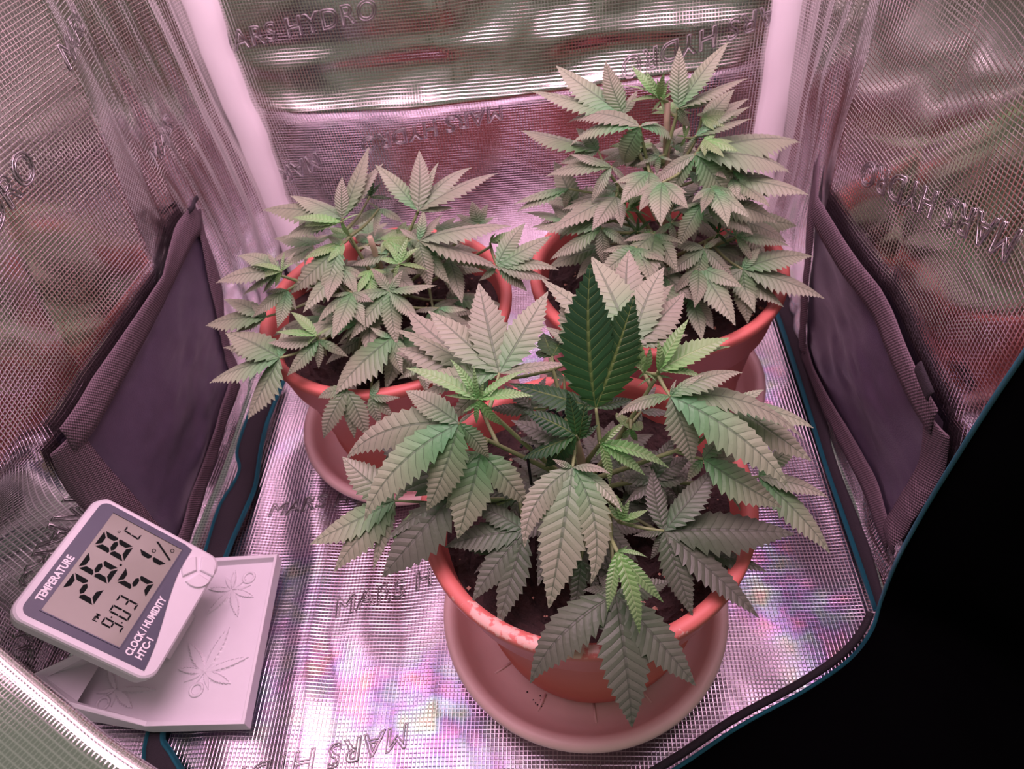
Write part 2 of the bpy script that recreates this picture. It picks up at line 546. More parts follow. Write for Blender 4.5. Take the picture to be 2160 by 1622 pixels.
# white covers of the two back corner poles
for nm, x0, lab in (('trim_1', XL + 0.022, 'white cover of the back left corner pole'), ('trim_2', XR - 0.018, 'white cover of the back right corner pole')):
    zs = np.linspace(0.0, ZT, 60)
    prof = [(-0.018, 0.010), (-0.017, -0.002), (-0.012, -0.008), (0.0, -0.0105), (0.012, -0.008), (0.017, -0.002), (0.018, 0.010)]
    v, f = [], []
    for z in zs:
        wob = 0.0016 * math.sin(z * 37) + 0.001 * math.sin(z * 90)
        for a, b_ in prof:
            v.append((x0 + a * (1 + wob * 20) + wob, YB - 0.012 + b_, z))
    o = mesh_py(nm, v, grid_faces(len(zs), len(prof)), MAT['strip'])
    tag(o, lab, kind='structure')
    e = -1 if nm == 'trim_1' else 1
    pts = [(x0 + e * (0.0205 + 0.0012 * math.sin(z * 50)), YB - 0.016 + 0.002 * math.sin(z * 33), z) for z in np.linspace(0, ZT, 50)]
    bar('gap_shade', pts, 0.0022, MAT['velcro'], o, 5)  # dark bar stands in for the shaded gap beside the cover


# ventilation windows with webbing borders, sewn to the side walls
def ribbon(name, wall, side, a, b, wdt, off, mat, parent, n=40, dz=0.0, wob=0.0):
    """strip lying on a wall between two (y, z) points"""
    a, b = np.array(a), np.array(b)
    d = (b - a); L = np.linalg.norm(d); d = d / L; nrm = np.array([-d[1], d[0]])
    v, uv = [], []
    ns = 5
    for s in np.linspace(0, L, n):
        for t in np.linspace(-0.5, 0.5, ns):
            q = a + d * s + nrm * t * wdt + nrm * wob * math.sin(s * 40)
            p = wall(np.array(q[0]), np.array(q[1]))
            h = off + 0.0012 * (1 - (2 * t) ** 2)
            p = p + np.array([side * h, 0, 0])
            v.append(p); uv.append((t * wdt, s))
    f = grid_faces(n, ns)
    o = mesh_py(name, v, f, mat, parent, uv)
    so = o.modifiers.new('thick', 'SOLIDIFY'); so.thickness = 0.0012
    return o


def vent(wall, side, corners, parent):
    """corners: top back, top front, bottom front, bottom back as (y, z)"""
    tb, tf, bf, bb = [np.array(c) for c in corners]
    n = 40

    def fn(u, v_):
        q = (tb[None, None] * ((1 - u) * (1 - v_))[..., None] + tf * (u * (1 - v_))[..., None]
             + bf * (u * v_)[..., None] + bb * ((1 - u) * v_)[..., None])
        P = wall(q[..., 0], q[..., 1])
        bulge = np.sin(np.pi * u) * np.sin(np.pi * v_)
        P[..., 0] += side * (0.003 + 0.004 * bulge + 0.0035 * bulge * fbm(u * 5 + 2, v_ * 7))
        return P
    us = np.linspace(0, 1, n)
    vc = grid('vent_panel', us, us, fn, MAT['mesh_black'], parent, flip=(side < 0))
    ribbon('webbing', wall, side, bb, bf, 0.025, 0.006, MAT['webbing'], parent)
    ribbon('webbing', wall, side, tb, bb, 0.022, 0.007, MAT['webbing'], parent)
    ribbon('webbing', wall, side, tf, bf, 0.028, 0.007, MAT['webbing'], parent)
    ribbon('webbing', wall, side, tb, tf, 0.030, 0.009, MAT['webbing'], parent, n=60)
    return vc


def yz_x(px, py, x):
    w_ = wall_left if x < 0 else wall_right
    off = 0.003 if x < 0 else -0.003
    for _ in range(14):                                  # meet the wall where it really hangs
        p = at_x(px, py, x)
        x = 0.5 * x + 0.5 * (float(w_(np.array(p[1]), np.array(p[2]))[0]) + off)
    return (p[1], p[2])


vl = vent(wall_left, 1, [yz_x(404, 445, -0.398), yz_x(128, 930, -0.40), yz_x(340, 1190, -0.40), yz_x(492, 800, -0.40)], left)
vr = vent(wall_right, -1, [yz_x(1738, 345, 0.258), yz_x(1990, 890, 0.258), yz_x(1885, 1140, 0.258), yz_x(1702, 740, 0.258)], rightw)
ribbon('strap_end', wall_right, -1, yz_x(1972, 770, 0.255), yz_x(2000, 835, 0.255), 0.014, 0.014, MAT['velcro'], rightw, n=8)
ribbon('strap_end', wall_left, 1, yz_x(377, 447, -0.39), yz_x(396, 418, -0.39), 0.006, 0.014, MAT['velcro'], left, n=8)


# embossed lettering of the film
def lettering(text, wall, side, org, direction, size, parent, mirror=False, thick=0.0012, shear=0.25, bold=0.0):
    """org / direction in wall coordinates; side vector lifts the letters off the film"""
    cu = bpy.data.curves.new('lettering', 'FONT')
    cu.body = text; cu.size = 1.0; cu.shear = shear; cu.space_character = 1.08
    cu.fill_mode = 'NONE'; cu.bevel_depth = 0.024; cu.bevel_resolution = 0; cu.resolution_u = 3
    tmp = bpy.data.objects.new('tmp_text', cu); COL.objects.link(tmp)
    bpy.context.view_layer.update()
    dg = bpy.context.evaluated_depsgraph_get()
    me = bpy.data.meshes.new_from_object(tmp.evaluated_get(dg))
    bpy.data.objects.remove(tmp); bpy.data.curves.remove(cu)
    d = np.array(direction, float); d /= np.linalg.norm(d)
    up = np.array([-d[1], d[0]])
    if mirror: up = -up
    co = np.empty(len(me.vertices) * 3); me.vertices.foreach_get('co', co); co = co.reshape(-1, 3)
    q = np.array(org)[None] + size * (co[:, :1] * d + co[:, 1:2] * up)
    P = wall(q[:, 0], q[:, 1]) + np.array(side)[None] * (0.0006 + co[:, 2:3] * size * 0.10)
    me.vertices.foreach_set('co', P.ravel()); me.update()
    o = link('lettering', me, MAT['emboss'], parent, True)
    return o


def wl(px, py): return yz_x(px, py, XL + 0.004)
def wr_(px, py): return yz_x(px, py, XR - 0.006)
def wb(px, py):
    p = at_y(px, py, YB - 0.008); return (p[0], p[2])
def wf(px, py):
    p = at_z(px, py, -0.001); return (p[0], p[1])
def vec(a, b): return (b[0] - a[0], b[1] - a[1])


NAME = 'MARS HYDRO'
lettering(NAME, wall_back, (0, -1, 0), wb(452, 120), vec(wb(452, 120), wb(750, 50)), 0.030, back)
lettering(NAME, wall_back, (0, -1, 0), wb(1062, 212), vec(wb(1062, 212), wb(830, 272)), 0.028, back)
lettering(NAME, wall_back, (0, -1, 0), wb(668, 322), vec(wb(668, 322), wb(560, 372)), 0.030, back)
lettering(NAME, wall_back, (0, -1, 0), wb(1695, -10), vec(wb(1695, -10), wb(1420, 85)), 0.030, back)
lettering('MARS', wall_left, (1, 0, 0), wl(152, 150), vec(wl(152, 150), wl(205, 20)), 0.026, left)
lettering('MARS', wall_left, (1, 0, 0), wl(338, 355), vec(wl(338, 355), wl(372, 270)), 0.024, left)
lettering('HYDRO', wall_left, (1, 0, 0), wl(-48, 590), vec(wl(-48, 590), wl(65, 395)), 0.03, left)
lettering(NAME, wall_left, (1, 0, 0), wl(146, 1045), vec(wl(146, 1045), wl(70, 1180)), 0.03, left)
lettering(NAME, wall_right, (-1, 0, 0), wr_(2150, 490), vec(wr_(2150, 490), wr_(1850, 352)), 0.030, rightw, mirror=True)
lettering(NAME, floor_fn, (0, 0, 1), wf(700, 1297), vec(wf(700, 1297), wf(920, 1225)), 0.027, flo)
lettering(NAME, floor_fn, (0, 0, 1), wf(862, 1520), vec(wf(862, 1520), wf(570, 1600)), 0.027, flo)
lettering(NAME, floor_fn, (0, 0, 1), wf(560, 1085), vec(wf(560, 1085), wf(700, 1060)), 0.024, flo)


# tape ribbons with teal edging where the floor tray meets the walls
def edge_tape(name, inner, outer, label, both):
    I, O = spline(inner, 70), spline(outer, 70)
    I[:, 2] = np.maximum(I[:, 2], 0.0008); O[:, 2] = np.maximum(O[:, 2], 0.0008)
    v, uv = [], []
    for i, (a, b_) in enumerate(zip(I, O)):
        for t in np.linspace(0, 1, 5):
            p = a * (1 - t) + b_ * t; p = p + np.array([0, 0, 0.003 * math.sin(math.pi * t) * min(1.0, p[2] / 0.006)])
            v.append(p); uv.append((t * 0.02, i * 0.01))
    o = mesh_py(name, v, grid_faces(70, 5), MAT['velcro'], None, uv)
    so = o.modifiers.new('thick', 'SOLIDIFY'); so.thickness = 0.0015
    tag(o, label, kind='structure')
    bar('teal_edge', I, 0.0026 if both else 0.0034, MAT['teal'], o, 8)
    if both:
        bar('teal_edge', O, 0.0018, MAT['teal'], o, 8)
    return o


edge_tape('trim_3', [at_z(*p, 0.006 if p[1] < 1100 else 0.0008) for p in ((420, 1680), (362, 1590), (345, 1540), (395, 1400), (478, 1170), (512, 1090), (537, 1030), (545, 985), (552, 940), (566, 885), (600, 800))],
          [at_z(*p, 0.016 if p[1] < 1100 else 0.0008) for p in ((290, 1690), (302, 1610), (312, 1545), (370, 1370), (432, 1165), (462, 1070), (495, 1015), (505, 985), (500, 950), (522, 880), (562, 780))],
          'wavy black tape with teal edges along the left side of the floor', True)
edge_tape('trim_4', [at_z(*p, 0.006) for p in ((1850, 1287), (1795, 1130), (1745, 985), (1715, 890), (1680, 780), (1650, 690), (1625, 620))],
          [at_z(*p, 0.014) for p in ((1862, 1255), (1830, 1145), (1762, 970), (1742, 880), (1710, 770), (1678, 660), (1650, 600))],
          'black tape with a teal cord along the right side of the floor', False)

# black outer cloth round the door opening (front right) with teal piping
edge = [at_x(2260, 590, 0.246), at_x(2160, 745, 0.246), at_x(2090, 850, 0.246), at_x(2020, 960, 0.246), at_x(1950, 1075, 0.247), at_x(1893, 1180, 0.248), at_x(1860, 1262, 0.25),
        at_z(1838, 1330, 0.012), at_z(1790, 1392, 0.016), at_z(1700, 1455, 0.02), at_z(1560, 1532, 0.024), at_z(1440, 1612, 0.026), at_z(1330, 1680, 0.028)]
E_ = spline(edge, 110)
outv = spline([(0.48, -0.38, 0.02)] * 5 + [(0.45, -0.34, -0.02), (0.40, -0.2, -0.05), (0.32, -0.26, -0.08), (0.25, -0.30, -0.10), (0.18, -0.30, -0.12), (0.14, -0.30, -0.14), (0.10, -0.30, -0.14), (0.06, -0.30, -0.14)], 110)
v, uv = [], []
for i in range(110):
    for j, t in enumerate(np.linspace(0, 1, 14)):
        p = E_[i] + outv[i] * t + np.array([0, 0, 0.01 * math.sin(math.pi * min(1, t * 3)) * (1 if i > 60 else 0.2)])
        p = p + 0.006 * np.array([0, 0.3, 1]) * float(fbm(np.array(i * 0.12), np.array(t * 6))) * min(1, t * 5)
        v.append(p); uv.append((t, i * 0.01))
fw_ = mesh_py('wall_front', v, grid_faces(110, 14), MAT['black'], None, uv)
fw_.modifiers.new('thick', 'SOLIDIFY').thickness = 0.002
tag(fw_, 'black outer cloth of the tent round the door opening, edged in teal', kind='structure')
bar('teal_piping', E_, 0.0016, MAT['teal'], fw_, 8)
hem = [p + np.array([-0.006, 0.004, 0.0]) if i < 60 else p + np.array([-0.002, 0.007, -0.003]) for i, p in enumerate(E_)]
bar('hem', hem[60:], 0.0032, MAT['velcro'], fw_, 8)

# silver inside of the door flap, rolled back in the near left corner
ed = spline([at_d(*p, d) for p, d in (((-90, 1290), 0.37), ((0, 1368), 0.365), ((70, 1428), 0.36), ((145, 1490), 0.355), ((230, 1560), 0.35), ((330, 1628), 0.345), ((430, 1690), 0.34))], 60)
v, uv = [], []
for i in range(60):
    A = ed[min(i + 1, 59)] - ed[max(i - 1, 0)]; A /= np.linalg.norm(A)
    V = ed[i] - CAM; V /= np.linalg.norm(V)
    O_ = np.cross(V, A); O_ /= np.linalg.norm(O_)
    if np.dot(O_, R @ np.array([-1.0, 1.0, 0])) < 0: O_ = -O_
    r = 0.007
    sl = 0
    for ph in np.linspace(-1.2, 1.98, 16):
        p = ed[i] + O_ * r * (1 - math.cos(ph)) - V * r * math.sin(ph)
        v.append(p); uv.append((i * 0.0042, r * ph))
    T = O_ * math.sin(1.98) - V * math.cos(1.98)
    for s in np.linspace(0.01, 0.16, 10):
        v.append(p + T * s + V * 0.2 * s * s); uv.append((i * 0.0042, r * 1.98 + s))
fl = mesh_py('door_1', v, grid_faces(60, 26), MAT['foil'], None, uv)
tag(fl, 'silver inner side of the door flap rolled back in the near corner', kind='structure')
fl.modifiers.new('thick', 'SOLIDIFY').thickness = 0.0012


# ------------------------------------------------------------------ saucers
def saucer(cx, cy, R0, label, specks):
    root = empty('plant_saucer', (cx, cy, 0))
    tag(root, label, 'saucer', 'plant saucers on the tent floor')
    k = R0 / 0.126
    prof = [(0, 0.0015), (0.088, 0.0015), (0.098, 0.003), (0.108, 0.016), (0.113, 0.028), (0.116, 0.032), (0.1195, 0.0338), (0.1235, 0.0335),
            (0.126, 0.031), (0.1262, 0.027), (0.1235, 0.0235), (0.117, 0.018), (0.107, 0.003), (0.103, 0.0), (0, 0.0)]
    prof = [(r * k, z + 0.0008) for r, z in prof]
    # inner floor is raised a little above the underside
    prof = [(r, z + (0.002 if i < 3 else 0)) for i, (r, z) in enumerate(prof)]
    v, f = lathe(prof, 96, (cx, cy, 0))
    mesh_py('saucer_dish', v, f, MAT['saucer'], root)
    for j in range(12):
        a = 2 * math.pi * (j + 0.12) / 12
        p0 = np.array([cx + 0.080 * k * math.cos(a), cy + 0.080 * k * math.sin(a), 0.0046])
        p1 = np.array([cx + 0.0965 * k * math.cos(a), cy + 0.0965 * k * math.sin(a), 0.0052])
        v, f, uv = tube([p0, p1], 0.0011, 6)
        mesh_py('rib', v, f, MAT['saucer'], root)
    if specks:
        v, f = [], []
        for _ in range(46):
            c = at_z(1135 + random.gauss(0, 12), 1500 + random.gauss(0, 16), 0.0046)
            s = random.uniform(0.0003, 0.0009); b0 = len(v)
            v += [c + np.array([s * math.cos(q), s * math.sin(q), 0.0003]) for q in np.linspace(0, 2 * math.pi, 6)[:-1]]
            f.append(tuple(range(b0, b0 + 5)))
        o = mesh_py('dirt_specks', v, f, MAT['velcro'], root); o['kind'] = 'stuff'
    return root


saucer(-0.0045, 0.3038, 0.126, 'wide brown plastic saucer under the front pot, nearest the camera', True)
saucer(-0.186, 0.540, 0.1255, 'brown plastic saucer under the left pot, half hidden by leaves', False)
saucer(0.083, 0.573, 0.1255, 'brown plastic saucer under the right rear pot, hidden beneath it', False)


# ------------------------------------------------------------------ potted plants
def leaflet(P0, P1, nrm, wr, teeth, arch, cup, bend=0.0, rnd=0.0):
    P0, P1 = np.array(P0, float), np.array(P1, float)
    L = np.linalg.norm(P1 - P0)
    T0 = (P1 - P0) / L
    N0 = nrm - T0 * np.dot(nrm, T0)
    N0 /= (np.linalg.norm(N0) + 1e-9)
    S0 = np.cross(T0, N0)
    C1 = P0 + (P1 - P0) * 0.35 + N0 * arch * L + S0 * bend * L
    C2 = P0 + (P1 - P0) * 0.72 + N0 * arch * L * 0.9 + S0 * bend * L

    def cpt(t):
        return P0 * (1 - t) ** 3 + 3 * C1 * t * (1 - t) ** 2 + 3 * C2 * t * t * (1 - t) + P1 * t ** 3

    def frame(t):
        e = 0.01
        T = cpt(min(1, t + e)) - cpt(max(0, t - e)); T /= np.linalg.norm(T)
        N = N0 - T * np.dot(N0, T); N /= (np.linalg.norm(N) + 1e-9)
        return T, N, np.cross(T, N)

    def wid(t):
        t = min(max(t, 0), 1)
        return 0.535 * wr * L * max(0.0, math.sin(math.pi * t ** 0.80)) ** 1.02 * (1 - 0.30 * t ** 2.5)

    Mt = teeth
    a = [0.05 + 0.90 * (i / Mt) ** 1.02 for i in range(Mt + 1)]
    v, uv, uv2 = [], [], []

    def add(t, lat, up, u, row):
        t = min(t, 0.995)
        T, N, S = frame(t)
        w_ = abs(lat)
        z = up + cup * w_ * w_ / (0.5 * wr * L + 1e-9)
        v.append(cpt(t) + S * lat + N * z)
        uv.append((u, row)); uv2.append((t, rnd))
        return len(v) - 1

    rows = []
    amp = 0.011 * wr * L
    for i in range(Mt + 1):
        dt = (a[min(i + 1, Mt)] - a[max(i - 1, 0)]) * 0.5
        # vein row
        sweep = 0.85 * wid(a[i]) / L
        te = a[i] + sweep * (1 - a[i]) / (1 - a[i] + sweep * 0.6)
        r = {'m': add(a[i], 0, 0, 0.5, i)}
        for s in (-1, 1):
            wi = wid((a[i] + te) / 2) * 0.52
            r[('i', s)] = add((a[i] + te) / 2, s * wi, -amp, 0.5 + s * 0.25, i)
            r[('e', s)] = add(te, s * (wid(te) * 1.06 + 0.004 * L), -amp, 0.5 + s * 0.5, i)
        rows.append(r)
        if i < Mt:
            am = a[i] + 0.5 * (a[i + 1] - a[i])
            sw2 = 0.85 * wid(a[i + 1]) / L
            te2 = a[i + 1] + sw2 * (1 - a[i + 1]) / (1 - a[i + 1] + sw2 * 0.6)
            r = {'m': add(am, 0, 0, 0.5, i + 0.5)}
            for s in (-1, 1):
                tm = (am + te + 0.4 * (te2 - te)) / 2
                r[('i', s)] = add(tm, s * wid(tm) * 0.52, amp * 1.6, 0.5 + s * 0.25, i + 0.5)
                tn = te + 0.10 * (te2 - te)
                r[('e', s)] = add(tn, s * wid(tn) * 0.84, amp * 0.6, 0.5 + s * 0.5, i + 0.5)
            rows.append(r)
    b0 = add(0.0, 0, 0, 0.5, -0.4)
    tip = add(1.0, 0, 0, 0.5, Mt + 0.6)
    v[tip] = P1
    f = []
    for q in range(len(rows) - 1):
        A, B = rows[q], rows[q + 1]
        for s in (-1, 1):
            f1 = (A['m'], B['m'], B[('i', s)], A[('i', s)])
            f2 = (A[('i', s)], B[('i', s)], B[('e', s)], A[('e', s)])
            if s > 0:
                f1, f2 = f1[::-1], f2[::-1]
            f += [f1, f2]
    for s in (-1, 1):
        A = rows[0]; B = rows[-1]
        f1 = (b0, A['m'], A[('i', s)]); f1b = (b0, A[('i', s)], A[('e', s)])
        f2 = (B['m'], tip, B[('i', s)]); f3 = (B[('i', s)], tip, B[('e', s)])
        if s > 0:
            f1, f2, f3, f1b = f1[::-1], f2[::-1], f3[::-1], f1b[::-1]
        f += [f1, f1b, f2, f3]
    return v, f, uv, uv2


UP = np.array([0, 0, 1.0])


class Plant:
    def __init__(self, cx, cy, label, chalk, soil_z, leaves_group='cannabis plants in terracotta pots'):
        self.c = np.array([cx, cy])
        self.soil = soil_z
        self.root = empty('potted_cannabis_plant', (cx, cy, 0.0055))
        tag(self.root, label, 'plant', leaves_group)
        self.pot(chalk)
        self.branches = []
        self.nl = 0
        self.more_teeth = 1
        self.wide = 1.0

    def pot(self, chalk):
        cx, cy = self.c
        root = self.root
        pm = pot_mat('terracotta_plastic', chalk)
        R1 = 0.1238
        prof = [(0.0, 0.0), (0.080, 0.0), (0.088, 0.003), (0.090, 0.010), (0.094, 0.034), (0.0925, 0.037), (0.1065, 0.128), (0.1075, 0.132),
                (0.113, 0.136), (0.1145, 0.139), (0.1205, 0.172), (0.1225, 0.175), (0.1238, 0.178), (0.1240, 0.1835), (0.1225, 0.186), (0.117, 0.1862), (0.1135, 0.184),
                (0.112, 0.178), (0.108, 0.155), (0.100, 0.12), (0.0, 0.12)]
        v, f = lathe([(r, z) for r, z in prof], 112)
        me = bpy.data.meshes.new('pot')
        me.from_pydata(v, [], f); me.update()
        o = link('pot', me, pm, None)
        o.location = (cx, cy, 0.006); bpy.context.view_layer.update()
        o.parent = root; o.matrix_parent_inverse = root.matrix_world.inverted()
        # soil
        n = 60
        rr = np.linspace(0, 0.1095, 26); aa = np.linspace(0, 2 * math.pi, n + 1)[:-1]
        v, f = [], []
        for r in rr:
            for a in aa:
                x, y = r * math.cos(a), r * math.sin(a)
                h = self.soil + 0.006 * float(fbm(np.array(x * 40 + cx * 50), np.array(y * 40))) + 0.003 * random.uniform(-1, 1) + 0.006 * (1 - (r / 0.11) ** 2)
                v.append((cx + x, cy + y, h))
        for i in range(len(rr) - 1):
            for k in range(n):
                k2 = (k + 1) % n
                f.append((i * n + k, (i + 1) * n + k, (i + 1) * n + k2, i * n + k2))
        so = mesh_py('soil', v, f, MAT['soil'], root, smooth=False)
        v, f = [], []
        for _ in range(90):
            r = 0.106 * math.sqrt(random.random()); a = random.random() * 6.283; s = random.choice([0.0008, 0.001, 0.0014, 0.002])
            c = np.array([cx + r * math.cos(a), cy + r * math.sin(a), self.soil + 0.009 * (1 - (r / 0.11) ** 2) + 0.001])
            b0 = len(v)
            for d in ((1, 0, 0), (-1, 0, 0), (0, 1, 0), (0, -1, 0), (0, 0, 1), (0, 0, -1)):
                v.append(c + np.array(d) * s * random.uniform(0.6, 1.3))
            for q in ((0, 2, 4), (2, 1, 4), (1, 3, 4), (3, 0, 4), (2, 0, 5), (1, 2, 5), (3, 1, 5), (0, 3, 5)):
                f.append(tuple(b0 + k for k in q))
        po = mesh_py('perlite', v, f, MAT['perlite'], so, smooth=False); po['kind'] = 'stuff'

    def stem(self, top):
        """main stem from the soil to a 3-D point"""
        b = np.array([self.c[0], self.c[1], self.soil - 0.004])
        pts = spline([b, b * 0.6 + top * 0.4 + np.array([0.004, 0.0, 0]), top], 14)
        v, f, uv = tube(pts, list(np.linspace(0.0052, 0.0026, 14)), 8)
        self.main = mesh_py('main_stem', v, f, MAT['stem_w'], self.root, uv)
        self.branches.append(pts)

    def branch(self, z0, end, sag=0.0):
        b = np.array([self.c[0], self.c[1], z0])
        pts = spline([b, b * 0.55 + end * 0.45 + np.array([0, 0, sag]), end], 14)
        v, f, uv = tube(pts, list(np.linspace(0.0022, 0.0013, 14)), 7)
        mesh_py('branch', v, f, MAT['stem'], self.root, uv)
        self.branches.append(pts)

    def leaf3(self, hub, tips, wr=0.3, mat='leaf', teeth=10, arch=0.07, cup=-0.25, nrm=None, petiole=True, pr=0.0011):
        hub = np.array(hub, float)
        best, bd = None, 1e9
        for br in self.branches:
            for p in br[1:]:
                if p[2] > hub[2] + 0.004: continue
                d = np.linalg.norm(p - hub)
                if d < bd: bd, best = d, p
        if best is None:
            best = np.array([self.c[0], self.c[1], self.soil])
        mid = best * 0.5 + hub * 0.5 + np.array([0, 0, -0.06 * bd])
        pts = spline([best, mid, hub], 8)
        v, f, uv = tube(pts, list(np.linspace(pr * 1.5, pr * 0.9, 8)), 6)
        lf = mesh_py('leaf', v, f, MAT['stem'], self.root, uv)
        self.nl += 1
        rad = hub - np.array([self.c[0], self.c[1], self.soil]); rad[2] = 0
        rad /= (np.linalg.norm(rad) + 1e-6)
        for i, tw in enumerate(tips):
            tp, w_ = np.array(tw[0], float), tw[1]
            bend = tw[2] if len(tw) > 2 else random.uniform(-0.05, 0.05)
            T = tp - hub; L = np.linalg.norm(T); T = T / L
            tz = abs(T[2])
            if nrm is None:
                n_ = UP * (1 - tz ** 2) + np.array([0.05, -0.75, 0.55]) * tz ** 2 * 0.9 + 0.14 * rng.normal(size=3)
            else:
                n_ = np.array(nrm) + 0.08 * rng.normal(size=3)
            te = (teeth if L > 0.03 else max(6, teeth - 3)) + self.more_teeth
            v, f, uv, uv2 = leaflet(hub, tp, n_, w_ * self.wide, te, arch * random.uniform(0.6, 1.4), cup * random.uniform(0.5, 1.4),
                                    bend, random.random())
            mesh_py('leaflet', v, f, MAT[mat], lf, uv, uv2)
        return lf

    def leaf(self, hx, hy, hz, tips, wr=0.3, dz=-18, **kw):
        """hub pixel + height (mm); tips: pixel [, height mm [, width ratio]]"""
        hub = at_z(hx, hy, hz / 1000)
        out = []
        for t in tips:
            z = t[2] if len(t) > 2 and t[2] is not None else hz + dz
            out.append((at_z(t[0], t[1], z / 1000), t[3] if len(t) > 3 else wr, t[4] if len(t) > 4 else random.uniform(-0.06, 0.06)))
        return self.leaf3(hub, out, wr, **kw)

    def filler(self, n, zlo, zhi, rlo, rhi, size, mat='leaf'):
        for k in range(n):
            a = 2.4 * k + random.uniform(-0.3, 0.3)
            r = random.uniform(rlo, rhi); z = random.uniform(zlo, zhi)
            hub = np.array([self.c[0] + r * math.cos(a), self.c[1] + r * math.sin(a), z])
            tips = []
            m = random.choice([5, 5, 7])
            for j in range(m):
                b = a + (j - (m - 1) / 2) * 0.62
                L = size * (1.0 - 0.5 * abs(j - (m - 1) / 2) / ((m - 1) / 2)) * random.uniform(0.85, 1.1)
                tips.append((hub + np.array([L * math.cos(b), L * math.sin(b), -L * random.uniform(0.05, 0.4)]), 0.34))
            self.leaf3(hub, tips, arch=0.09, mat=mat, teeth=9)


# ---- front plant
P = Plant(0.0017, 0.3105, 'largest cannabis plant, in the front pot with a chalky rim, nearest the camera', True, 0.163)
P.stem(at_z(1214, 925, 0.262))
for (x, y, z, z0, sg) in ((1388, 790, 292, 0.200, -0.004), (1008, 845, 305, 0.196, -0.006), (1266, 935, 262, 0.225, 0), (1303, 1165, 246, 0.19, 0.004),
                          (1306, 1100, 225, 0.19, 0.004), (1160, 755, 275, 0.20, 0.0), (1470, 935, 262, 0.205, 0.0), (980, 905, 275, 0.20, 0.0), (1095, 1050, 220, 0.185, 0.005), (1400, 1010, 225, 0.19, 0.004)):
    P.branch(z0, at_z(x, y, z / 1000), sg)
# behind the centre
P.leaf(1335, 728, 285, [(1248, 541, 296, .36), (1401, 563, 300, .36), (1444, 617, 285, .38), (1142, 587, 292, .2), (1452, 706, 275, .3)], arch=0.04, teeth=11)
P.leaf(1322, 690, 270, [(1327, 527, 290, .42), (1420, 600, 268, .3), (1240, 610, 270, .3)])
P.leaf(1222, 735, 268, [(1193, 614, 288, .42), (1150, 690, 268, .3), (1255, 640, 275, .3)])
P.leaf(1165, 752, 268, [(1146, 703), (1198, 700), (1172, 790), (1130, 742)], wr=.3, mat='leaf_dark', teeth=7)
# top left fan
P.leaf(1053, 787, 300, [(1010, 596, 322, .37), (903, 655, 312, .34), (1156, 614, 318, .33), (1206, 767, 296, .22), (879, 795, 285, .28)], teeth=11, arch=0.04, cup=-0.1)
P.leaf(1030, 800, 270, [(828, 693, 285, .24), (860, 655, 280, .3), (838, 735, 272, .36), (940, 890, 255, .3)], teeth=10)
P.leaf(985, 790, 258, [(835, 745, 262, .4), (870, 850, 250, .3)])
# upright fan in the middle, its shade put into the dark leaf colour
P.leaf(1257, 860, 285, [(1246, 553, 372, .38), (1338, 622, 345, .42), (1074, 808, 292, .33), (1336, 842, 280, .35)], mat='leaf_dark', teeth=12, arch=0.03, cup=-0.15)
P.leaf(1215, 918, 278, [(1104, 868, 290, .38), (1195, 822, 312, .27), (1101, 968, 258, .34), (1150, 985, 250, .35)], mat='leaf_dark', teeth=9)
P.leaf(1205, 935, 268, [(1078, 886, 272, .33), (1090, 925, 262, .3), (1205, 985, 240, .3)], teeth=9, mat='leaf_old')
P.leaf(1222, 925, 272, [(1250, 870, 288), (1238, 845, 295), (1262, 895, 278)], wr=.3, mat='leaf_dark', teeth=6)
# big right fan
P.leaf(1414, 836, 293, [(1567, 786, 290, .34, 0.0), (1698, 929, 250, .23, -.12), (1665, 1030, 245, .28, -.05), (1460, 981, 250, .40, -.04), (1300, 880, 280, .36), (1427, 800, 302, .2), (1490, 790, 296, .2)], teeth=12, arch=0.12)
P.leaf(1545, 855, 258, [(1717, 903, 240, .36), (1712, 972, 235, .36), (1612, 822, 262, .34), (1600, 905, 245, .4)], teeth=10)
P.leaf(1483, 968, 250, [(1650, 1070, 225, .40), (1562, 1078, 215, .14), (1545, 905, 245, .34), (1450, 1015, 232, .34), (1560, 960, 238, .4)], teeth=10)
P.leaf(1600, 1005, 215, [(1752, 1168, 185, .34), (1747, 1049, 205, .30), (1690, 940, 215, .3)], teeth=11, arch=0.1)
# right lower dark fan
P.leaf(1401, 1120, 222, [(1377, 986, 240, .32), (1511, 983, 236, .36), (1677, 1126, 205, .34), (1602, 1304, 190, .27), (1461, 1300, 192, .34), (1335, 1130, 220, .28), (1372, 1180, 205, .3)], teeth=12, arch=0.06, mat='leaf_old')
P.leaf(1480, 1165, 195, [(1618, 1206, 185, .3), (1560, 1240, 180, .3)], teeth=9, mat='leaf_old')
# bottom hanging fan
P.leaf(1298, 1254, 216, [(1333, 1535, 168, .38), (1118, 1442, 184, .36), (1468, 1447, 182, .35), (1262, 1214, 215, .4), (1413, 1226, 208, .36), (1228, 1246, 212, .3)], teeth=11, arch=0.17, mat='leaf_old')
# centre front fan
P.leaf(1208, 986, 262, [(1157, 1284, 208, .34, -.03), (1246, 1232, 226, .27, -.16), (1107, 1155, 236, .30, .17), (1288, 1000, 266, .30, 0.0), (1312, 1080, 250, .26, -.08), (1165, 968, 268, .3)], teeth=12, arch=0.14)
# left big fan
P.leaf(968, 893, 290, [(855, 824, 292, .36, 0.0), (729, 970, 245, .26, .10), (768, 1100, 236, .28, .08), (899, 1078, 240, .36, -.06), (1031, 967, 262, .36, -.06), (1000, 870, 296, .22)], teeth=12, arch=0.12)
P.leaf(1014, 955, 262, [(965, 1137, 222, .46), (1114, 1068, 228, .40), (905, 1010, 245, .3), (940, 1080, 232, .2)], teeth=9, arch=0.14)
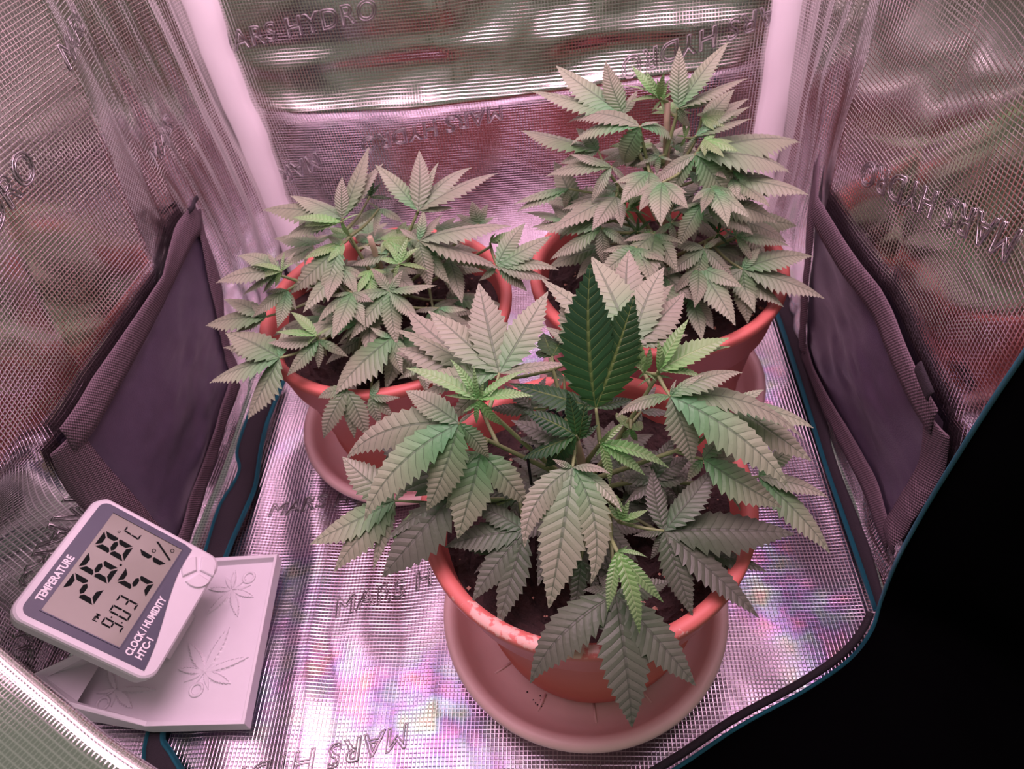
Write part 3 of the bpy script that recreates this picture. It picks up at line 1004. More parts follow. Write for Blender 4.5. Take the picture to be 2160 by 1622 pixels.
# left lower fans
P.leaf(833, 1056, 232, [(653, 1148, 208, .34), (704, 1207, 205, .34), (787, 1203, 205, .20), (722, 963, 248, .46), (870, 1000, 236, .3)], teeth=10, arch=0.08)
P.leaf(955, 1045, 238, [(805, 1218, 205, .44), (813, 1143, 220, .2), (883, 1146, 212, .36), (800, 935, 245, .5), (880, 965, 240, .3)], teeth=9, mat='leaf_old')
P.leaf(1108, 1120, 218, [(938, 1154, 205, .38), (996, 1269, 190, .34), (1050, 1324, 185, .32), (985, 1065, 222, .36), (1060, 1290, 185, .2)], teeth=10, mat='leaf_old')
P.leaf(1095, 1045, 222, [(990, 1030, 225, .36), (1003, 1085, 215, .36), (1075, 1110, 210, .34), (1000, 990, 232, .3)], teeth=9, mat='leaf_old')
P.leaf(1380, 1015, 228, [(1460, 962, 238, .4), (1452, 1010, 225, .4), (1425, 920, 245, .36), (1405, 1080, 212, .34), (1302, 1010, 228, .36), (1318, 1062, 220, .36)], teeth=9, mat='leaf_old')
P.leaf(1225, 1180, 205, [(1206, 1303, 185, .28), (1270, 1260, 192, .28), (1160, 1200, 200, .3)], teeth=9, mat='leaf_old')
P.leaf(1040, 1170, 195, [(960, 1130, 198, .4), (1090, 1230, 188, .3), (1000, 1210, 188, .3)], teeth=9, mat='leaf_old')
P.leaf(1470, 870, 265, [(1530, 835, 268, .4), (1400, 905, 255, .3), (1520, 915, 255, .4)], teeth=9)
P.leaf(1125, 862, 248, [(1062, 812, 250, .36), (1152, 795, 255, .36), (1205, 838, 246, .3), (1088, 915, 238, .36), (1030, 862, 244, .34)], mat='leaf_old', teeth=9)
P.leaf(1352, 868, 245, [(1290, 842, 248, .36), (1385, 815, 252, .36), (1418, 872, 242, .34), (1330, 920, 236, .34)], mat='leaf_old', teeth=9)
P.leaf(1190, 800, 240, [(1130, 770, 242, .4), (1225, 760, 246, .4), (1150, 830, 236, .36), (1250, 815, 238, .34)], teeth=9)
# young shoots
P.leaf(1388, 782, 297, [(1453, 672, 322, .24), (1539, 712, 306, .34), (1541, 731, 300, .2), (1488, 799, 292, .2), (1387, 716, 318, .22), (1400, 740, 318, .2)], mat='leaf_young', teeth=11, arch=0.08, cup=0.25)
P.leaf(1360, 785, 298, [(1344, 698, 322, .24), (1372, 730, 320, .26), (1328, 762, 308, .22), (1386, 806, 290, .14), (1345, 800, 292, .2)], mat='leaf_young', teeth=9, cup=0.3)
P.leaf(1375, 795, 290, [(1440, 770, 298, .18), (1420, 800, 290, .18), (1345, 815, 285, .18)], mat='leaf_young', teeth=7, cup=0.3)
P.leaf(1008, 842, 312, [(855, 776, 318, .17), (949, 757, 330, .17), (1000, 770, 335, .15), (1110, 781, 318, .14), (1125, 835, 306, .25), (1058, 897, 288, .22), (1005, 894, 290, .16), (938, 834, 310, .16)], mat='leaf_young', teeth=12, arch=0.1, cup=0.25)
P.leaf(1012, 848, 308, [(975, 870, 300), (1045, 820, 318), (1020, 805, 324), (985, 810, 322), (1040, 865, 298)], wr=.2, mat='leaf_young', teeth=8, cup=0.3)
P.leaf(1266, 934, 264, [(1414, 989, 240, .22), (1361, 1003, 240, .2), (1286, 1024, 238, .2), (1322, 884, 276, .2), (1290, 905, 280, .2)], mat='leaf_young', teeth=12, arch=0.1, cup=0.2)
P.leaf(1275, 938, 262, [(1330, 955, 252, .2), (1255, 965, 252, .2), (1310, 985, 245, .18)], mat='leaf_young', teeth=8, cup=0.3)
P.leaf(1311, 1097, 230, [(1282, 1058, 240), (1328, 1054, 244), (1368, 1075, 234), (1299, 1042, 246), (1350, 1100, 225)], wr=.25, mat='leaf_young', teeth=8, cup=0.2)
P.leaf(1302, 1162, 250, [(1281, 1290, 226, .2), (1349, 1338, 216, .2), (1400, 1271, 224, .18), (1366, 1176, 246, .17), (1318, 1200, 236, .2), (1325, 1150, 256, .18)], mat='leaf_young', teeth=13, arch=0.14, cup=0.1)
P.leaf(1150, 905, 250, [(1130, 850), (1180, 880), (1120, 930), (1160, 955)], wr=.2, mat='leaf_young', teeth=8, cup=0.2)
P.leaf(1330, 905, 258, [(1300, 870), (1355, 890), (1345, 930), (1310, 925)], wr=.22, mat='leaf_young', teeth=8, cup=0.2)
P.leaf(850, 1110, 225, [(830, 1160, 215, .2), (870, 1080, 230, .2), (845, 1150, 215, .2)], mat='leaf_young', teeth=9, cup=0.2)
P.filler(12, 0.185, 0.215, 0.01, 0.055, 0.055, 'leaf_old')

# ---- left plant
P = Plant(-0.182, 0.542, 'low bushy cannabis plant in the left pot, in front of the white corner pole', False, 0.166)
P.more_teeth = 3; P.wide = 1.05
P.stem(at_z(780, 500, 0.278))
for (x, y, z, z0, sg) in ((722, 470, 285, 0.20, 0), (880, 450, 285, 0.20, 0), (883, 515, 262, 0.20, 0), (842, 560, 258, 0.215, 0), (588, 580, 262, 0.19, -0.004),
                          (672, 722, 222, 0.185, 0.004), (1035, 520, 240, 0.185, 0), (822, 640, 230, 0.19, 0.002), (720, 600, 240, 0.19, 0), (1000, 480, 245, 0.19, 0)):
    P.branch(z0, at_z(x, y, z / 1000), sg)
P.leaf(722, 460, 290, [(778, 310, 325, .26), (722, 372, 318, .34), (553, 443, 278, .26), (612, 413, 288, .3), (598, 505, 262, .3), (809, 344, 310, .2)], teeth=11)
P.leaf(720, 468, 294, [(617, 458, 290), (655, 488, 280), (640, 478, 284), (740, 500, 275), (765, 450, 296)], wr=.2, mat='leaf_young', teeth=10, cup=0.2)
P.leaf(882, 444, 290, [(884, 317, 322, .33), (791, 347, 312, .27), (1052, 365, 292, .28), (996, 353, 296, .26), (925, 342, 312, .16), (962, 440, 282, .3)], teeth=11)
P.leaf(883, 507, 272, [(1080, 477, 262, .3), (1057, 570, 245, .34), (908, 611, 238, .36), (893, 440, 290, .32), (935, 452, 282, .32), (842, 482, 275, .3)], teeth=11)
P.leaf(895, 520, 262, [(1050, 578, 236, .22), (950, 600, 236, .3)], teeth=10)
P.leaf(822, 614, 250, [(782, 565, 262, .34), (850, 570, 262, .34), (922, 602, 250, .30), (882, 683, 235, .36), (838, 728, 222, .34), (736, 719, 222, .3), (709, 637, 238, .28)], teeth=11, arch=0.05)
P.leaf(842, 556, 264, [(905, 570, 255), (885, 522, 274), (815, 512, 275), (860, 500, 280), (830, 590, 250), (800, 545, 262)], wr=.24, mat='leaf_young', teeth=9, cup=0.1)
P.leaf(822, 535, 258, [(740, 560, 248, .3), (762, 520, 260, .3), (775, 540, 250, .3)], teeth=9)
P.leaf(718, 518, 270, [(682, 641, 238, .34), (608, 622, 240, .3), (690, 497, 272, .32), (640, 548, 258, .3)], teeth=11, arch=0.12)
P.leaf(590, 573, 270, [(455, 597, 255, .28), (510, 626, 245, .24), (555, 619, 246, .26), (502, 540, 272, .36), (563, 532, 280, .2), (625, 530, 280, .2)], teeth=11, arch=0.1)
P.leaf(594, 572, 276, [(530, 560, 274), (545, 590, 264), (580, 605, 258), (600, 530, 288), (620, 555, 280)], wr=.2, mat='leaf_young', teeth=9, cup=0.2)
P.leaf(605, 612, 246, [(585, 692, 226, .38), (533, 670, 230, .34), (560, 618, 246, .3), (626, 655, 232, .3)], teeth=10, arch=0.12)
P.leaf(562, 668, 228, [(433, 687, 215, .42), (472, 631, 232, .34), (497, 700, 214, .34), (530, 640, 232, .3)], teeth=9)
P.leaf(590, 755, 222, [(475, 702, 222, .44), (441, 808, 200, .40), (522, 885, 185, .44), (470, 733, 212, .3), (600, 690, 228, .3)], teeth=9, arch=0.08)
P.leaf(672, 716, 232, [(566, 723, 226, .32), (605, 793, 208, .32), (672, 778, 210, .3), (735, 753, 214, .26), (690, 752, 212, .24)], mat='leaf', teeth=10)
P.leaf(668, 708, 238, [(613, 658, 248), (582, 700, 236), (650, 690, 240), (640, 735, 226), (700, 690, 240)], wr=.24, mat='leaf_young', teeth=9, cup=0.1)
P.leaf(752, 682, 228, [(643, 690, 220, .46), (700, 650, 232, .4), (715, 725, 216, .34)], teeth=8)
P.leaf(826, 713, 226, [(707, 832, 200, .52), (780, 690, 230, .3), (870, 760, 212, .4), (850, 790, 205, .36)], teeth=9, arch=0.05)
P.leaf(732, 822, 200, [(683, 925, 165, .32), (776, 922, 162, .38), (671, 840, 192, .40), (748, 925, 160, .26)], teeth=9, arch=0.14)
P.leaf(781, 836, 192, [(844, 839, 185, .4), (803, 895, 168, .4), (830, 880, 172, .36), (800, 800, 198, .4)], teeth=8, arch=0.1)
P.leaf(1048, 560, 246, [(1180, 570, 236, .26), (1160, 590, 230, .26), (1112, 615, 222, .34), (1010, 592, 234, .3), (1108, 471, 262, .32), (1164, 496, 254, .3)], teeth=10)
P.leaf(1034, 512, 252, [(1085, 487, 262), (1100, 506, 256), (1045, 492, 264), (1070, 520, 250)], wr=.24, mat='leaf_young', teeth=8, cup=0.2)
P.leaf(1010, 472, 246, [(995, 424, 260, .5), (1044, 457, 250, .4), (962, 452, 250, .36), (1030, 430, 256, .4)], teeth=7)
P.leaf(948, 545, 238, [(955, 622, 222, .4), (920, 560, 232, .3), (985, 580, 228, .34), (975, 640, 220, .34)], teeth=9)
P.leaf(925, 650, 222, [(870, 660, 222, .36), (985, 655, 218, .36), (905, 690, 214, .34), (960, 690, 212, .34)], teeth=8)
P.leaf(780, 415, 280, [(760, 380, 292), (805, 385, 292), (790, 362, 302), (830, 420, 284), (752, 415, 284)], wr=.22, mat='leaf_dark', teeth=8)
P.leaf(800, 440, 272, [(735, 485, 262), (850, 470, 268), (790, 500, 260), (770, 425, 282)], wr=.26, mat='leaf', teeth=8)
P.leaf(700, 655, 226, [(640, 640, 228, .36), (735, 640, 230, .34), (690, 690, 220, .34)], teeth=8)
P.leaf(890, 770, 205, [(840, 800, 196, .4), (900, 830, 190, .4), (945, 800, 196, .4), (885, 720, 214, .36)], teeth=8)
P.filler(12, 0.19, 0.225, 0.02, 0.09, 0.06)
P.filler(10, 0.225, 0.26, 0.01, 0.075, 0.05)
P.filler(5, 0.25, 0.275, 0.01, 0.04, 0.034, 'leaf_young')

# ---- right rear plant
P = Plant(0.083, 0.573, 'tall cannabis plant in the right rear pot, topmost leaves against the back wall', False, 0.164)
P.more_teeth = 3; P.wide = 1.12
P.stem(at_z(1408, 215, 0.352))
for (x, y, z, z0, sg) in ((1430, 235, 345, 0.30, 0), (1318, 250, 330, 0.26, 0), (1350, 275, 335, 0.25, 0), (1465, 330, 315, 0.24, 0), (1305, 440, 262, 0.20, 0), (1345, 490, 250, 0.19, 0),
                          (1515, 495, 242, 0.19, 0), (1552, 500, 240, 0.185, 0), (1470, 290, 320, 0.26, 0), (1285, 365, 300, 0.22, 0), (1480, 435, 275, 0.2, 0)):
    P.branch(z0, at_z(x, y, z / 1000), sg)
P.leaf(1430, 228, 352, [(1433, 98, 390, .29), (1538, 87, 385, .24), (1578, 165, 360, .24), (1528, 193, 352, .18), (1456, 267, 330, .28), (1500, 217, 342, .24)], teeth=13, arch=0.05)
P.leaf(1315, 240, 340, [(1173, 138, 362, .29), (1278, 128, 372, .34), (1121, 192, 346, .25), (1345, 190, 352, .3)], teeth=13, arch=0.03)
P.leaf(1350, 267, 345, [(1195, 262, 322, .22), (1197, 317, 308, .26), (1320, 343, 298, .32), (1422, 313, 306, .24), (1395, 258, 340, .18)], teeth=12, arch=0.16)
P.leaf(1262, 318, 312, [(1098, 275, 308, .30), (1180, 345, 298, .3), (1215, 270, 318, .3)], teeth=12)
P.leaf(1290, 352, 310, [(1150, 373, 290, .30), (1247, 429, 282, .30), (1323, 388, 292, .28), (1200, 326, 312, .3)], teeth=12, arch=0.12)
P.leaf(1467, 326, 320, [(1690, 300, 290, .30), (1668, 366, 282, .30), (1541, 443, 270, .38), (1402, 426, 280, .22), (1372, 392, 290, .32)], teeth=13, arch=0.12)
P.leaf(1467, 287, 328, [(1586, 250, 330, .24), (1522, 297, 318, .2), (1572, 230, 334, .2), (1440, 330, 312, .2)], teeth=11)
P.leaf(1482, 268, 318, [(1550, 188, 336, .32), (1582, 225, 328, .34), (1580, 208, 330, .3), (1510, 200, 332, .34)], teeth=10)
P.leaf(1268, 481, 270, [(1128, 485, 252, .28), (1160, 548, 244, .32), (1277, 563, 236, .34), (1327, 521, 246, .28), (1203, 456, 266, .3)], teeth=12, arch=0.12)
P.leaf(1200, 398, 282, [(1082, 432, 262, .2), (1090, 447, 258, .26), (1190, 440, 262, .3)], teeth=10, arch=0.12)
P.leaf(1212, 436, 262, [(1168, 340, 285, .36), (1180, 380, 275, .3), (1240, 390, 272, .3)], teeth=10)
P.leaf(1212, 472, 252, [(1102, 448, 252, .34), (1120, 480, 246, .3), (1160, 430, 258, .36)], teeth=10)
P.leaf(1484, 426, 285, [(1430, 524, 252, .34), (1589, 495, 258, .34), (1642, 473, 260, .32), (1415, 446, 276, .24), (1530, 400, 288, .3)], teeth=12, arch=0.12)
P.leaf(1485, 523, 246, [(1406, 581, 228, .36), (1466, 614, 218, .36), (1549, 592, 222, .30), (1401, 512, 246, .34), (1520, 500, 252, .3)], teeth=11, arch=0.1)
P.leaf(1566, 568, 226, [(1716, 541, 222, .34), (1740, 630, 202, .32), (1577, 683, 192, .38), (1499, 623, 212, .4), (1605, 520, 238, .34)], teeth=11, arch=0.06)
P.leaf(1365, 532, 240, [(1430, 542, 234, .34), (1418, 592, 222, .34), (1330, 580, 226, .34), (1330, 520, 246, .3), (1375, 590, 222, .3)], teeth=10)
P.leaf(1545, 360, 300, [(1624, 418, 278, .2), (1580, 400, 284, .24), (1600, 350, 302, .2)], teeth=9)
P.leaf(1392, 206, 358, [(1332, 138, 378, .2), (1362, 148, 380, .2), (1305, 180, 366, .18), (1325, 216, 352, .18), (1402, 150, 384, .2)], mat='leaf_young', teeth=9, cup=0.2)
P.leaf(1394, 212, 355, [(1385, 165, 374), (1410, 170, 372), (1370, 185, 368), (1400, 240, 345), (1375, 235, 346), (1420, 195, 362)], wr=.2, mat='leaf_young', teeth=8, cup=0.3)
P.leaf(1445, 290, 322, [(1440, 255, 334), (1455, 262, 332), (1425, 285, 322), (1462, 300, 316), (1435, 310, 312)], wr=.24, mat='leaf_young', teeth=7, cup=0.3)
P.leaf(1305, 432, 272, [(1278, 408, 284), (1300, 392, 290), (1318, 400, 286), (1285, 452, 262), (1330, 425, 276)], wr=.2, mat='leaf_young', teeth=7, cup=0.3)
P.leaf(1320, 444, 268, [(1372, 408, 280), (1340, 473, 254), (1374, 460, 258), (1358, 425, 274), (1312, 405, 280)], wr=.2, mat='leaf_young', teeth=8, cup=0.2)
P.leaf(1345, 488, 256, [(1320, 463, 266), (1346, 455, 270), (1376, 462, 264), (1366, 505, 248), (1325, 500, 250)], wr=.2, mat='leaf_dark', teeth=7, cup=0.2)
P.leaf(1515, 492, 248, [(1490, 465, 258), (1520, 455, 262), (1540, 480, 252), (1505, 520, 238), (1535, 515, 240)], wr=.2, mat='leaf_dark', teeth=7, cup=0.2)
P.leaf(1552, 497, 250, [(1666, 519, 232, .24), (1590, 557, 228, .22), (1545, 466, 262, .24), (1600, 488, 250, .24), (1520, 480, 256, .2)], mat='leaf', teeth=11)
P.leaf(1390, 330, 312, [(1340, 350, 304), (1375, 300, 322), (1420, 340, 308), (1385, 370, 298)], wr=.28, mat='leaf', teeth=8)
P.leaf(1400, 400, 288, [(1350, 420, 276), (1380, 370, 296), (1440, 390, 286), (1410, 450, 268), (1345, 385, 286)], wr=.32, mat='leaf', teeth=9)
P.leaf(1415, 470, 262, [(1375, 500, 250), (1450, 480, 258), (1400, 440, 272), (1425, 515, 246)], wr=.32, mat='leaf', teeth=9)
P.leaf(1500, 600, 208, [(1440, 640, 198, .4), (1510, 655, 196, .36), (1550, 620, 202, .36)], teeth=9)
P.leaf(1455, 625, 205, [(1505, 695, 192, .42), (1420, 650, 200, .36), (1480, 720, 190, .3)], teeth=9)
P.filler(12, 0.20, 0.26, 0.02, 0.08, 0.06)
P.filler(10, 0.26, 0.32, 0.015, 0.055, 0.045)
P.filler(9, 0.25, 0.345, 0.008, 0.035, 0.032, 'leaf_young')
P.filler(9, 0.225, 0.31, 0.03, 0.075, 0.06)

# bent wires that train the front plant's branches
for (a, lab) in ((((1147, 884, .268), (1152, 870, .272), (1164, 864, .274), (1174, 871, .272), (1180, 880, .270), (1190, 878, .270), (1187, 864, .272)), 'black bent training wire behind the front plant, farther from its stem'),
                 (((1112, 958, .246), (1122, 952, .249), (1126, 944, .25), (1120, 936, .251), (1105, 936, .25), (1098, 944, .248)), 'black bent training wire looped round the left branches of the front plant')):
    pts = spline([at_z(x, y, z) for x, y, z in a], 24)
    v, f, uv = tube(pts, 0.0011, 8)
    b_ = np.array([pts[0][0], pts[0][1], 0.158])
    v2, f2, uv2 = tube(np.vstack([[b_], pts]), 0.0011, 8)
    tag(mesh_py('training_wire', v2, f2, MAT['wire'], None, uv2), lab, 'wire')

# ------------------------------------------------------------------ white tray with leaf reliefs
ZTR = 0.0115
corn = [at_z(585, 1168, ZTR + .008), at_z(515, 1527, ZTR + .008), at_z(305, 1532, ZTR + .009), at_z(137, 1488, ZTR + .032), at_z(62, 1425, ZTR + .036), at_z(150, 1384, ZTR + .034), at_z(250, 1335, ZTR + .010), at_z(420, 1178, ZTR + .008)]
TR, BR, BM, LB, LM, LT, TM, TL = corn
ctr = (TR + BR) / 2
tray = empty('rolling_tray', ((TR + BM) / 2)[:2].tolist() + [0.0045])
tag(tray, 'white plastic tray with raised leaf reliefs and a slanting end, under the clock', 'tray')


def inset(p, d):
    c = np.array([-0.375, 0.275, p[2]])
    q = c - p; q[2] = 0; q /= np.linalg.norm(q)
    return p + q * d


ring_out_b = [np.array([p[0], p[1], 0.0045]) for p in corn]
ring_out_t = corn
ring_in_t = [inset(p, 0.0045) for p in corn]
ring_in_b = []
for i, p in enumerate(corn):
    q = inset(p, 0.006); z = 0.012
    if i in (3, 4, 5): z = ZTR + .026; q = inset(p, 0.008)
    ring_in_b.append(np.array([q[0], q[1], z]))
bm = bmesh.new()
rings = [[bm.verts.new(p) for p in r] for r in (ring_out_b, ring_out_t, ring_in_t, ring_in_b)]
n = len(corn)
for a, b_ in zip(rings[:-1], rings[1:]):
    for i in range(n):
        bm.faces.new((a[i], a[(i + 1) % n], b_[(i + 1) % n], b_[i]))
crA = bm.verts.new(at_z(150, 1484, 0.012)); crB = bm.verts.new(at_z(232, 1368, 0.012))
rb = rings[3]
bm.faces.new((rb[0], rb[1], rb[2], crA, crB, rb[6], rb[7]))
bm.faces.new((crA, rb[3], rb[4], rb[5], crB))
bm.faces.new((rb[2], rb[3], crA)); bm.faces.new((crB, rb[5], rb[6]))
bm.faces.new(rings[0][::-1])
to = from_bm('tray_body', bm, MAT['white'], tray)
bv = to.modifiers.new('bev', 'BEVEL'); bv.width = 0.0016; bv.segments = 3; bv.limit_method = 'ANGLE'; bv.angle_limit = 0.6


def relief(hub, tips, ring, z=0.0122):
    h = at_z(*hub, z)
    e = bpy.data.meshes.new('relief')
    V, F_ = [], []

    def addm(v, f):
        b0 = len(V); V.extend([np.array(q) for q in v]); F_.extend([tuple(b0 + k for k in q) for q in f])
    for tx, ty, w_ in tips:
        v, f, uv_, _ = leaflet(h, at_z(tx, ty, z), UP, w_, 9, 0, 0)
        v = [np.array([q[0], q[1], z + 0.0019 * min(1, (0.5 - abs(u_[0] - 0.5)) * 8) - 0.0006]) for q, u_ in zip(v, uv_)]
        addm(v, f)
    o = mesh_py('leaf_relief', V, F_, MAT['white'], tray, smooth=False)
    c = at_z(*ring, z + 0.0004)
    pts = [c + np.array([0.0055 * math.cos(a), 0.0055 * math.sin(a), 0]) for a in np.linspace(0, 2 * math.pi, 25)]
    v, f, uv = tube(pts, 0.0014, 6)
    mesh_py('ring_relief', v, f, MAT['white'], o)
    # dashed veins
    for tx, ty, w_ in tips:
        t = at_z(tx, ty, z)
        if np.linalg.norm(t - h) < 0.02: continue
        V2, F2 = [], []
        for k in np.linspace(0.3, 0.85, 6):
            for s in (-1, 1):
                d = (t - h); L = np.linalg.norm(d); d /= L; sd = np.array([-d[1], d[0], 0])
                p = h + d * L * k + sd * s * 0.15 * w_ * 2 * L * math.sin(math.pi * k) + np.array([0, 0, 0.0015])
                vv, ff, _ = tube([p - d * 0.0014, p + d * 0.0014], 0.0004, 5)
                b0 = len(V2); V2.extend(vv); F2.extend([tuple(b0 + q for q in x) for x in ff])
        dd = mesh_py('dash_lines', V2, F2, MAT['white'], o); dd['kind'] = 'stuff'


relief((490, 1245), [(497, 1203, .3), (440, 1243, .28), (437, 1297, .34), (502, 1302, .34), (530, 1235, .3), (536, 1260, .35), (475, 1215, .3), (520, 1222, .2)], (525, 1218))
relief((432, 1418), [(485, 1322, .3), (398, 1355, .34), (526, 1386, .24), (376, 1412, .32), (487, 1443, .36), (388, 1440, .25), (440, 1455, .3), (405, 1450, .2)], (414, 1455))
relief((245, 1455), [(228, 1410, .3), (330, 1455, .2), (203, 1463, .3), (280, 1495, .42), (235, 1492, .3), (222, 1470, .2)], (217, 1484))

# ------------------------------------------------------------------ digital clock / thermometer
obj = [(-0.05, 0.054), (0.05, 0.054), (0.05, -0.054), (-0.05, -0.054)]
img = [(33, 1297), (205, 1033), (458, 1180), (325, 1455)]
A_ = []
for (X, Y), (u, v_) in zip(obj, img):
    x, y = (u - CX) / F_PX, (v_ - CY) / F_PX
    A_.append([X, Y, 1, 0, 0, 0, -x * X, -x * Y, -x]); A_.append([0, 0, 0, X, Y, 1, -y * X, -y * Y, -y])
h_ = np.linalg.svd(np.array(A_))[2][-1].reshape(3, 3)
if h_[2, 2] < 0: h_ = -h_
h_ /= (np.linalg.norm(h_[:, 0]) + np.linalg.norm(h_[:, 1])) / 2
KC = 1.15
org = CAM + KC * (R @ h_[:, 2])
ex = R @ h_[:, 0]; ey = R @ h_[:, 1]
# orthonormal frame nearest to the two measured edges
bis = (ex / np.linalg.norm(ex) + ey / np.linalg.norm(ey)); bis /= np.linalg.norm(bis)
dif = (ex / np.linalg.norm(ex) - ey / np.linalg.norm(ey)); dif /= np.linalg.norm(dif)
ex = (bis + dif) / math.sqrt(2); ey = (bis - dif) / math.sqrt(2); ez = np.cross(ex, ey)
ez = ez - 0.12 * ey; ez /= np.linalg.norm(ez)
ex = ex - ez * np.dot(ex, ez); ex /= np.linalg.norm(ex); ey = np.cross(ez, ex)
SX = 0.100 * KC * 1.03; SY = 0.108 * KC * 0.985; SZ = 0.022 * KC
clock = bpy.data.objects.new('digital_clock', None); COL.objects.link(clock)
clock.empty_display_size = 0.02
clock.matrix_world = Matrix(((ex[0], ey[0], ez[0], org[0]), (ex[1], ey[1], ez[1], org[1]), (ex[2], ey[2], ez[2], org[2]), (0, 0, 0, 1)))
tag(clock, 'white digital clock thermometer showing 9:03, leaning on the white tray', 'clock')
bpy.context.view_layer.update()


def L2(u, v_, z=0.0):
    """u to the right, v downwards, as fractions of the case; z above the face"""
    return ((u - 0.5) * SX, (0.5 - v_) * SY, z)


def cobj(name, verts, faces, mat, parent=None, smooth=False):
    me = bpy.data.meshes.new(name); me.from_pydata([tuple(map(float, p)) for p in verts], [], faces); me.update()
    o = bpy.data.objects.new(name, me); COL.objects.link(o)
    if mat: me.materials.append(mat)
    if smooth: me.polygons.foreach_set('use_smooth', [True] * len(me.polygons))
    o.parent = parent or clock
    return o


def rrect(u0, v0, u1, v1, r, n=6):
    """rounded rectangle outline in case units"""
    ru, rv = r / SX, r / SY
    out = []
    for (cu, cv, a0) in ((u1 - ru, v0 + rv, 0), (u0 + ru, v0 + rv, 90), (u0 + ru, v1 - rv, 180), (u1 - ru, v1 - rv, 270)):
        for k in range(n + 1):
            a = math.radians(a0 + 90 * k / n)
            out.append((cu + ru * math.cos(a), cv - rv * math.sin(a)))
    return out


# case: stacked rounded outlines
lay = [(-SZ, 0.030), (-SZ + 0.001, 0.012), (-SZ * 0.55, 0.004), (-0.004, 0.0), (-0.0012, 0.006), (0.0, 0.018)]
V, Fc = [], []
for z, ins in lay:
    for (u, v_) in rrect(ins, ins, 1 - ins, 1 - ins, 0.010 * KC):
        V.append(L2(u, v_, z))
nn = 28
for i in range(len(lay) - 1):
    for k in range(nn):
        k2 = (k + 1) % nn
        Fc.append((i * nn + k, i * nn + k2, (i + 1) * nn + k2, (i + 1) * nn + k))
Fc.append(tuple(range(nn))[::-1]); Fc.append(tuple((len(lay) - 1) * nn + k for k in range(nn)))
cobj('case', V, Fc, MAT['white'])
# slate face with an S-curved lower edge and a window for the display
fp = []
for k in range(7):
    a = math.radians(90 + 90 * k / 6); fp.append((0.055 + 0.06 + 0.06 * math.cos(a), 0.055 + 0.06 - 0.06 * math.sin(a)))
fp += [(0.055, v_) for v_ in np.linspace(0.2, 0.915, 6)]
for u in np.linspace(0.08, 0.95, 16):
    fp.append((u, 0.915 - 0.155 * float(sstep(0.02, 0.86, np.array(u)))))
for v_ in np.linspace(0.7, 0.15, 5): fp.append((0.962, v_))
for k in range(7):
    a = math.radians(0 + 90 * k / 6); fp.append((0.902 + 0.06 * math.cos(a), 0.055 + 0.06 - 0.06 * math.sin(a)))
V = [L2(u, v_, 0.0007) for u, v_ in fp]; k0 = len(V)
V += [L2(u, v_, -0.0005) for u, v_ in fp]
Fc = [tuple(range(k0))] + [(i, i + k0, (i + 1) % k0 + k0, (i + 1) % k0) for i in range(k0)]
face = cobj('face_panel', V, Fc, MAT['face'])
# display: dark rim, recessed-looking glass with chamfered border
LU0, LV0, LU1, LV1 = 0.118, 0.158, 0.915, 0.700
def frame_mesh(u0, v0, u1, v1, t, z0, z1):
    o_ = [(u0, v0), (u1, v0), (u1, v1), (u0, v1)]
    i_ = [(u0 + t, v0 + t), (u1 - t, v0 + t), (u1 - t, v1 - t), (u0 + t, v1 - t)]
    V = [L2(*p, z0) for p in o_] + [L2(*p, z1) for p in o_] + [L2(*p, z1) for p in i_] + [L2(*p, z0) for p in i_]
    F_ = []
    for a in (0, 4, 8):
        for i in range(4):
            F_.append((a + i, a + (i + 1) % 4, a + 4 + (i + 1) % 4, a + 4 + i))
    return V, F_
V, Fc = frame_mesh(LU0 - .006, LV0 - .006, LU1 + .006, LV1 + .006, 0.007, 0.0006, 0.0016)
cobj('display_rim', V, Fc, MAT['face'], face)
disp = cobj('display', [L2(LU0, LV0, 0.0008), L2(LU1, LV0, 0.0008), L2(LU1, LV1, 0.0008), L2(LU0, LV1, 0.0008)], [(3, 2, 1, 0)], MAT['lcd'])
SEG = {'0': 'abcdef', '1': 'bc', '2': 'abged', '3': 'abgcd', '5': 'afgcd', '6': 'afgedc', '8': 'abcdefg', '9': 'abcdfg', 'C': 'afed'}


def lcd(u, v_): return (LU0 + (LU1 - LU0) * u, LV0 + (LV1 - LV0) * v_)


def seg_poly(name, pts, z=0.0011):
    cobj(name, [L2(*lcd(*p), z) for p in pts], [tuple(range(len(pts)))[::-1]], MAT['ink'], disp)


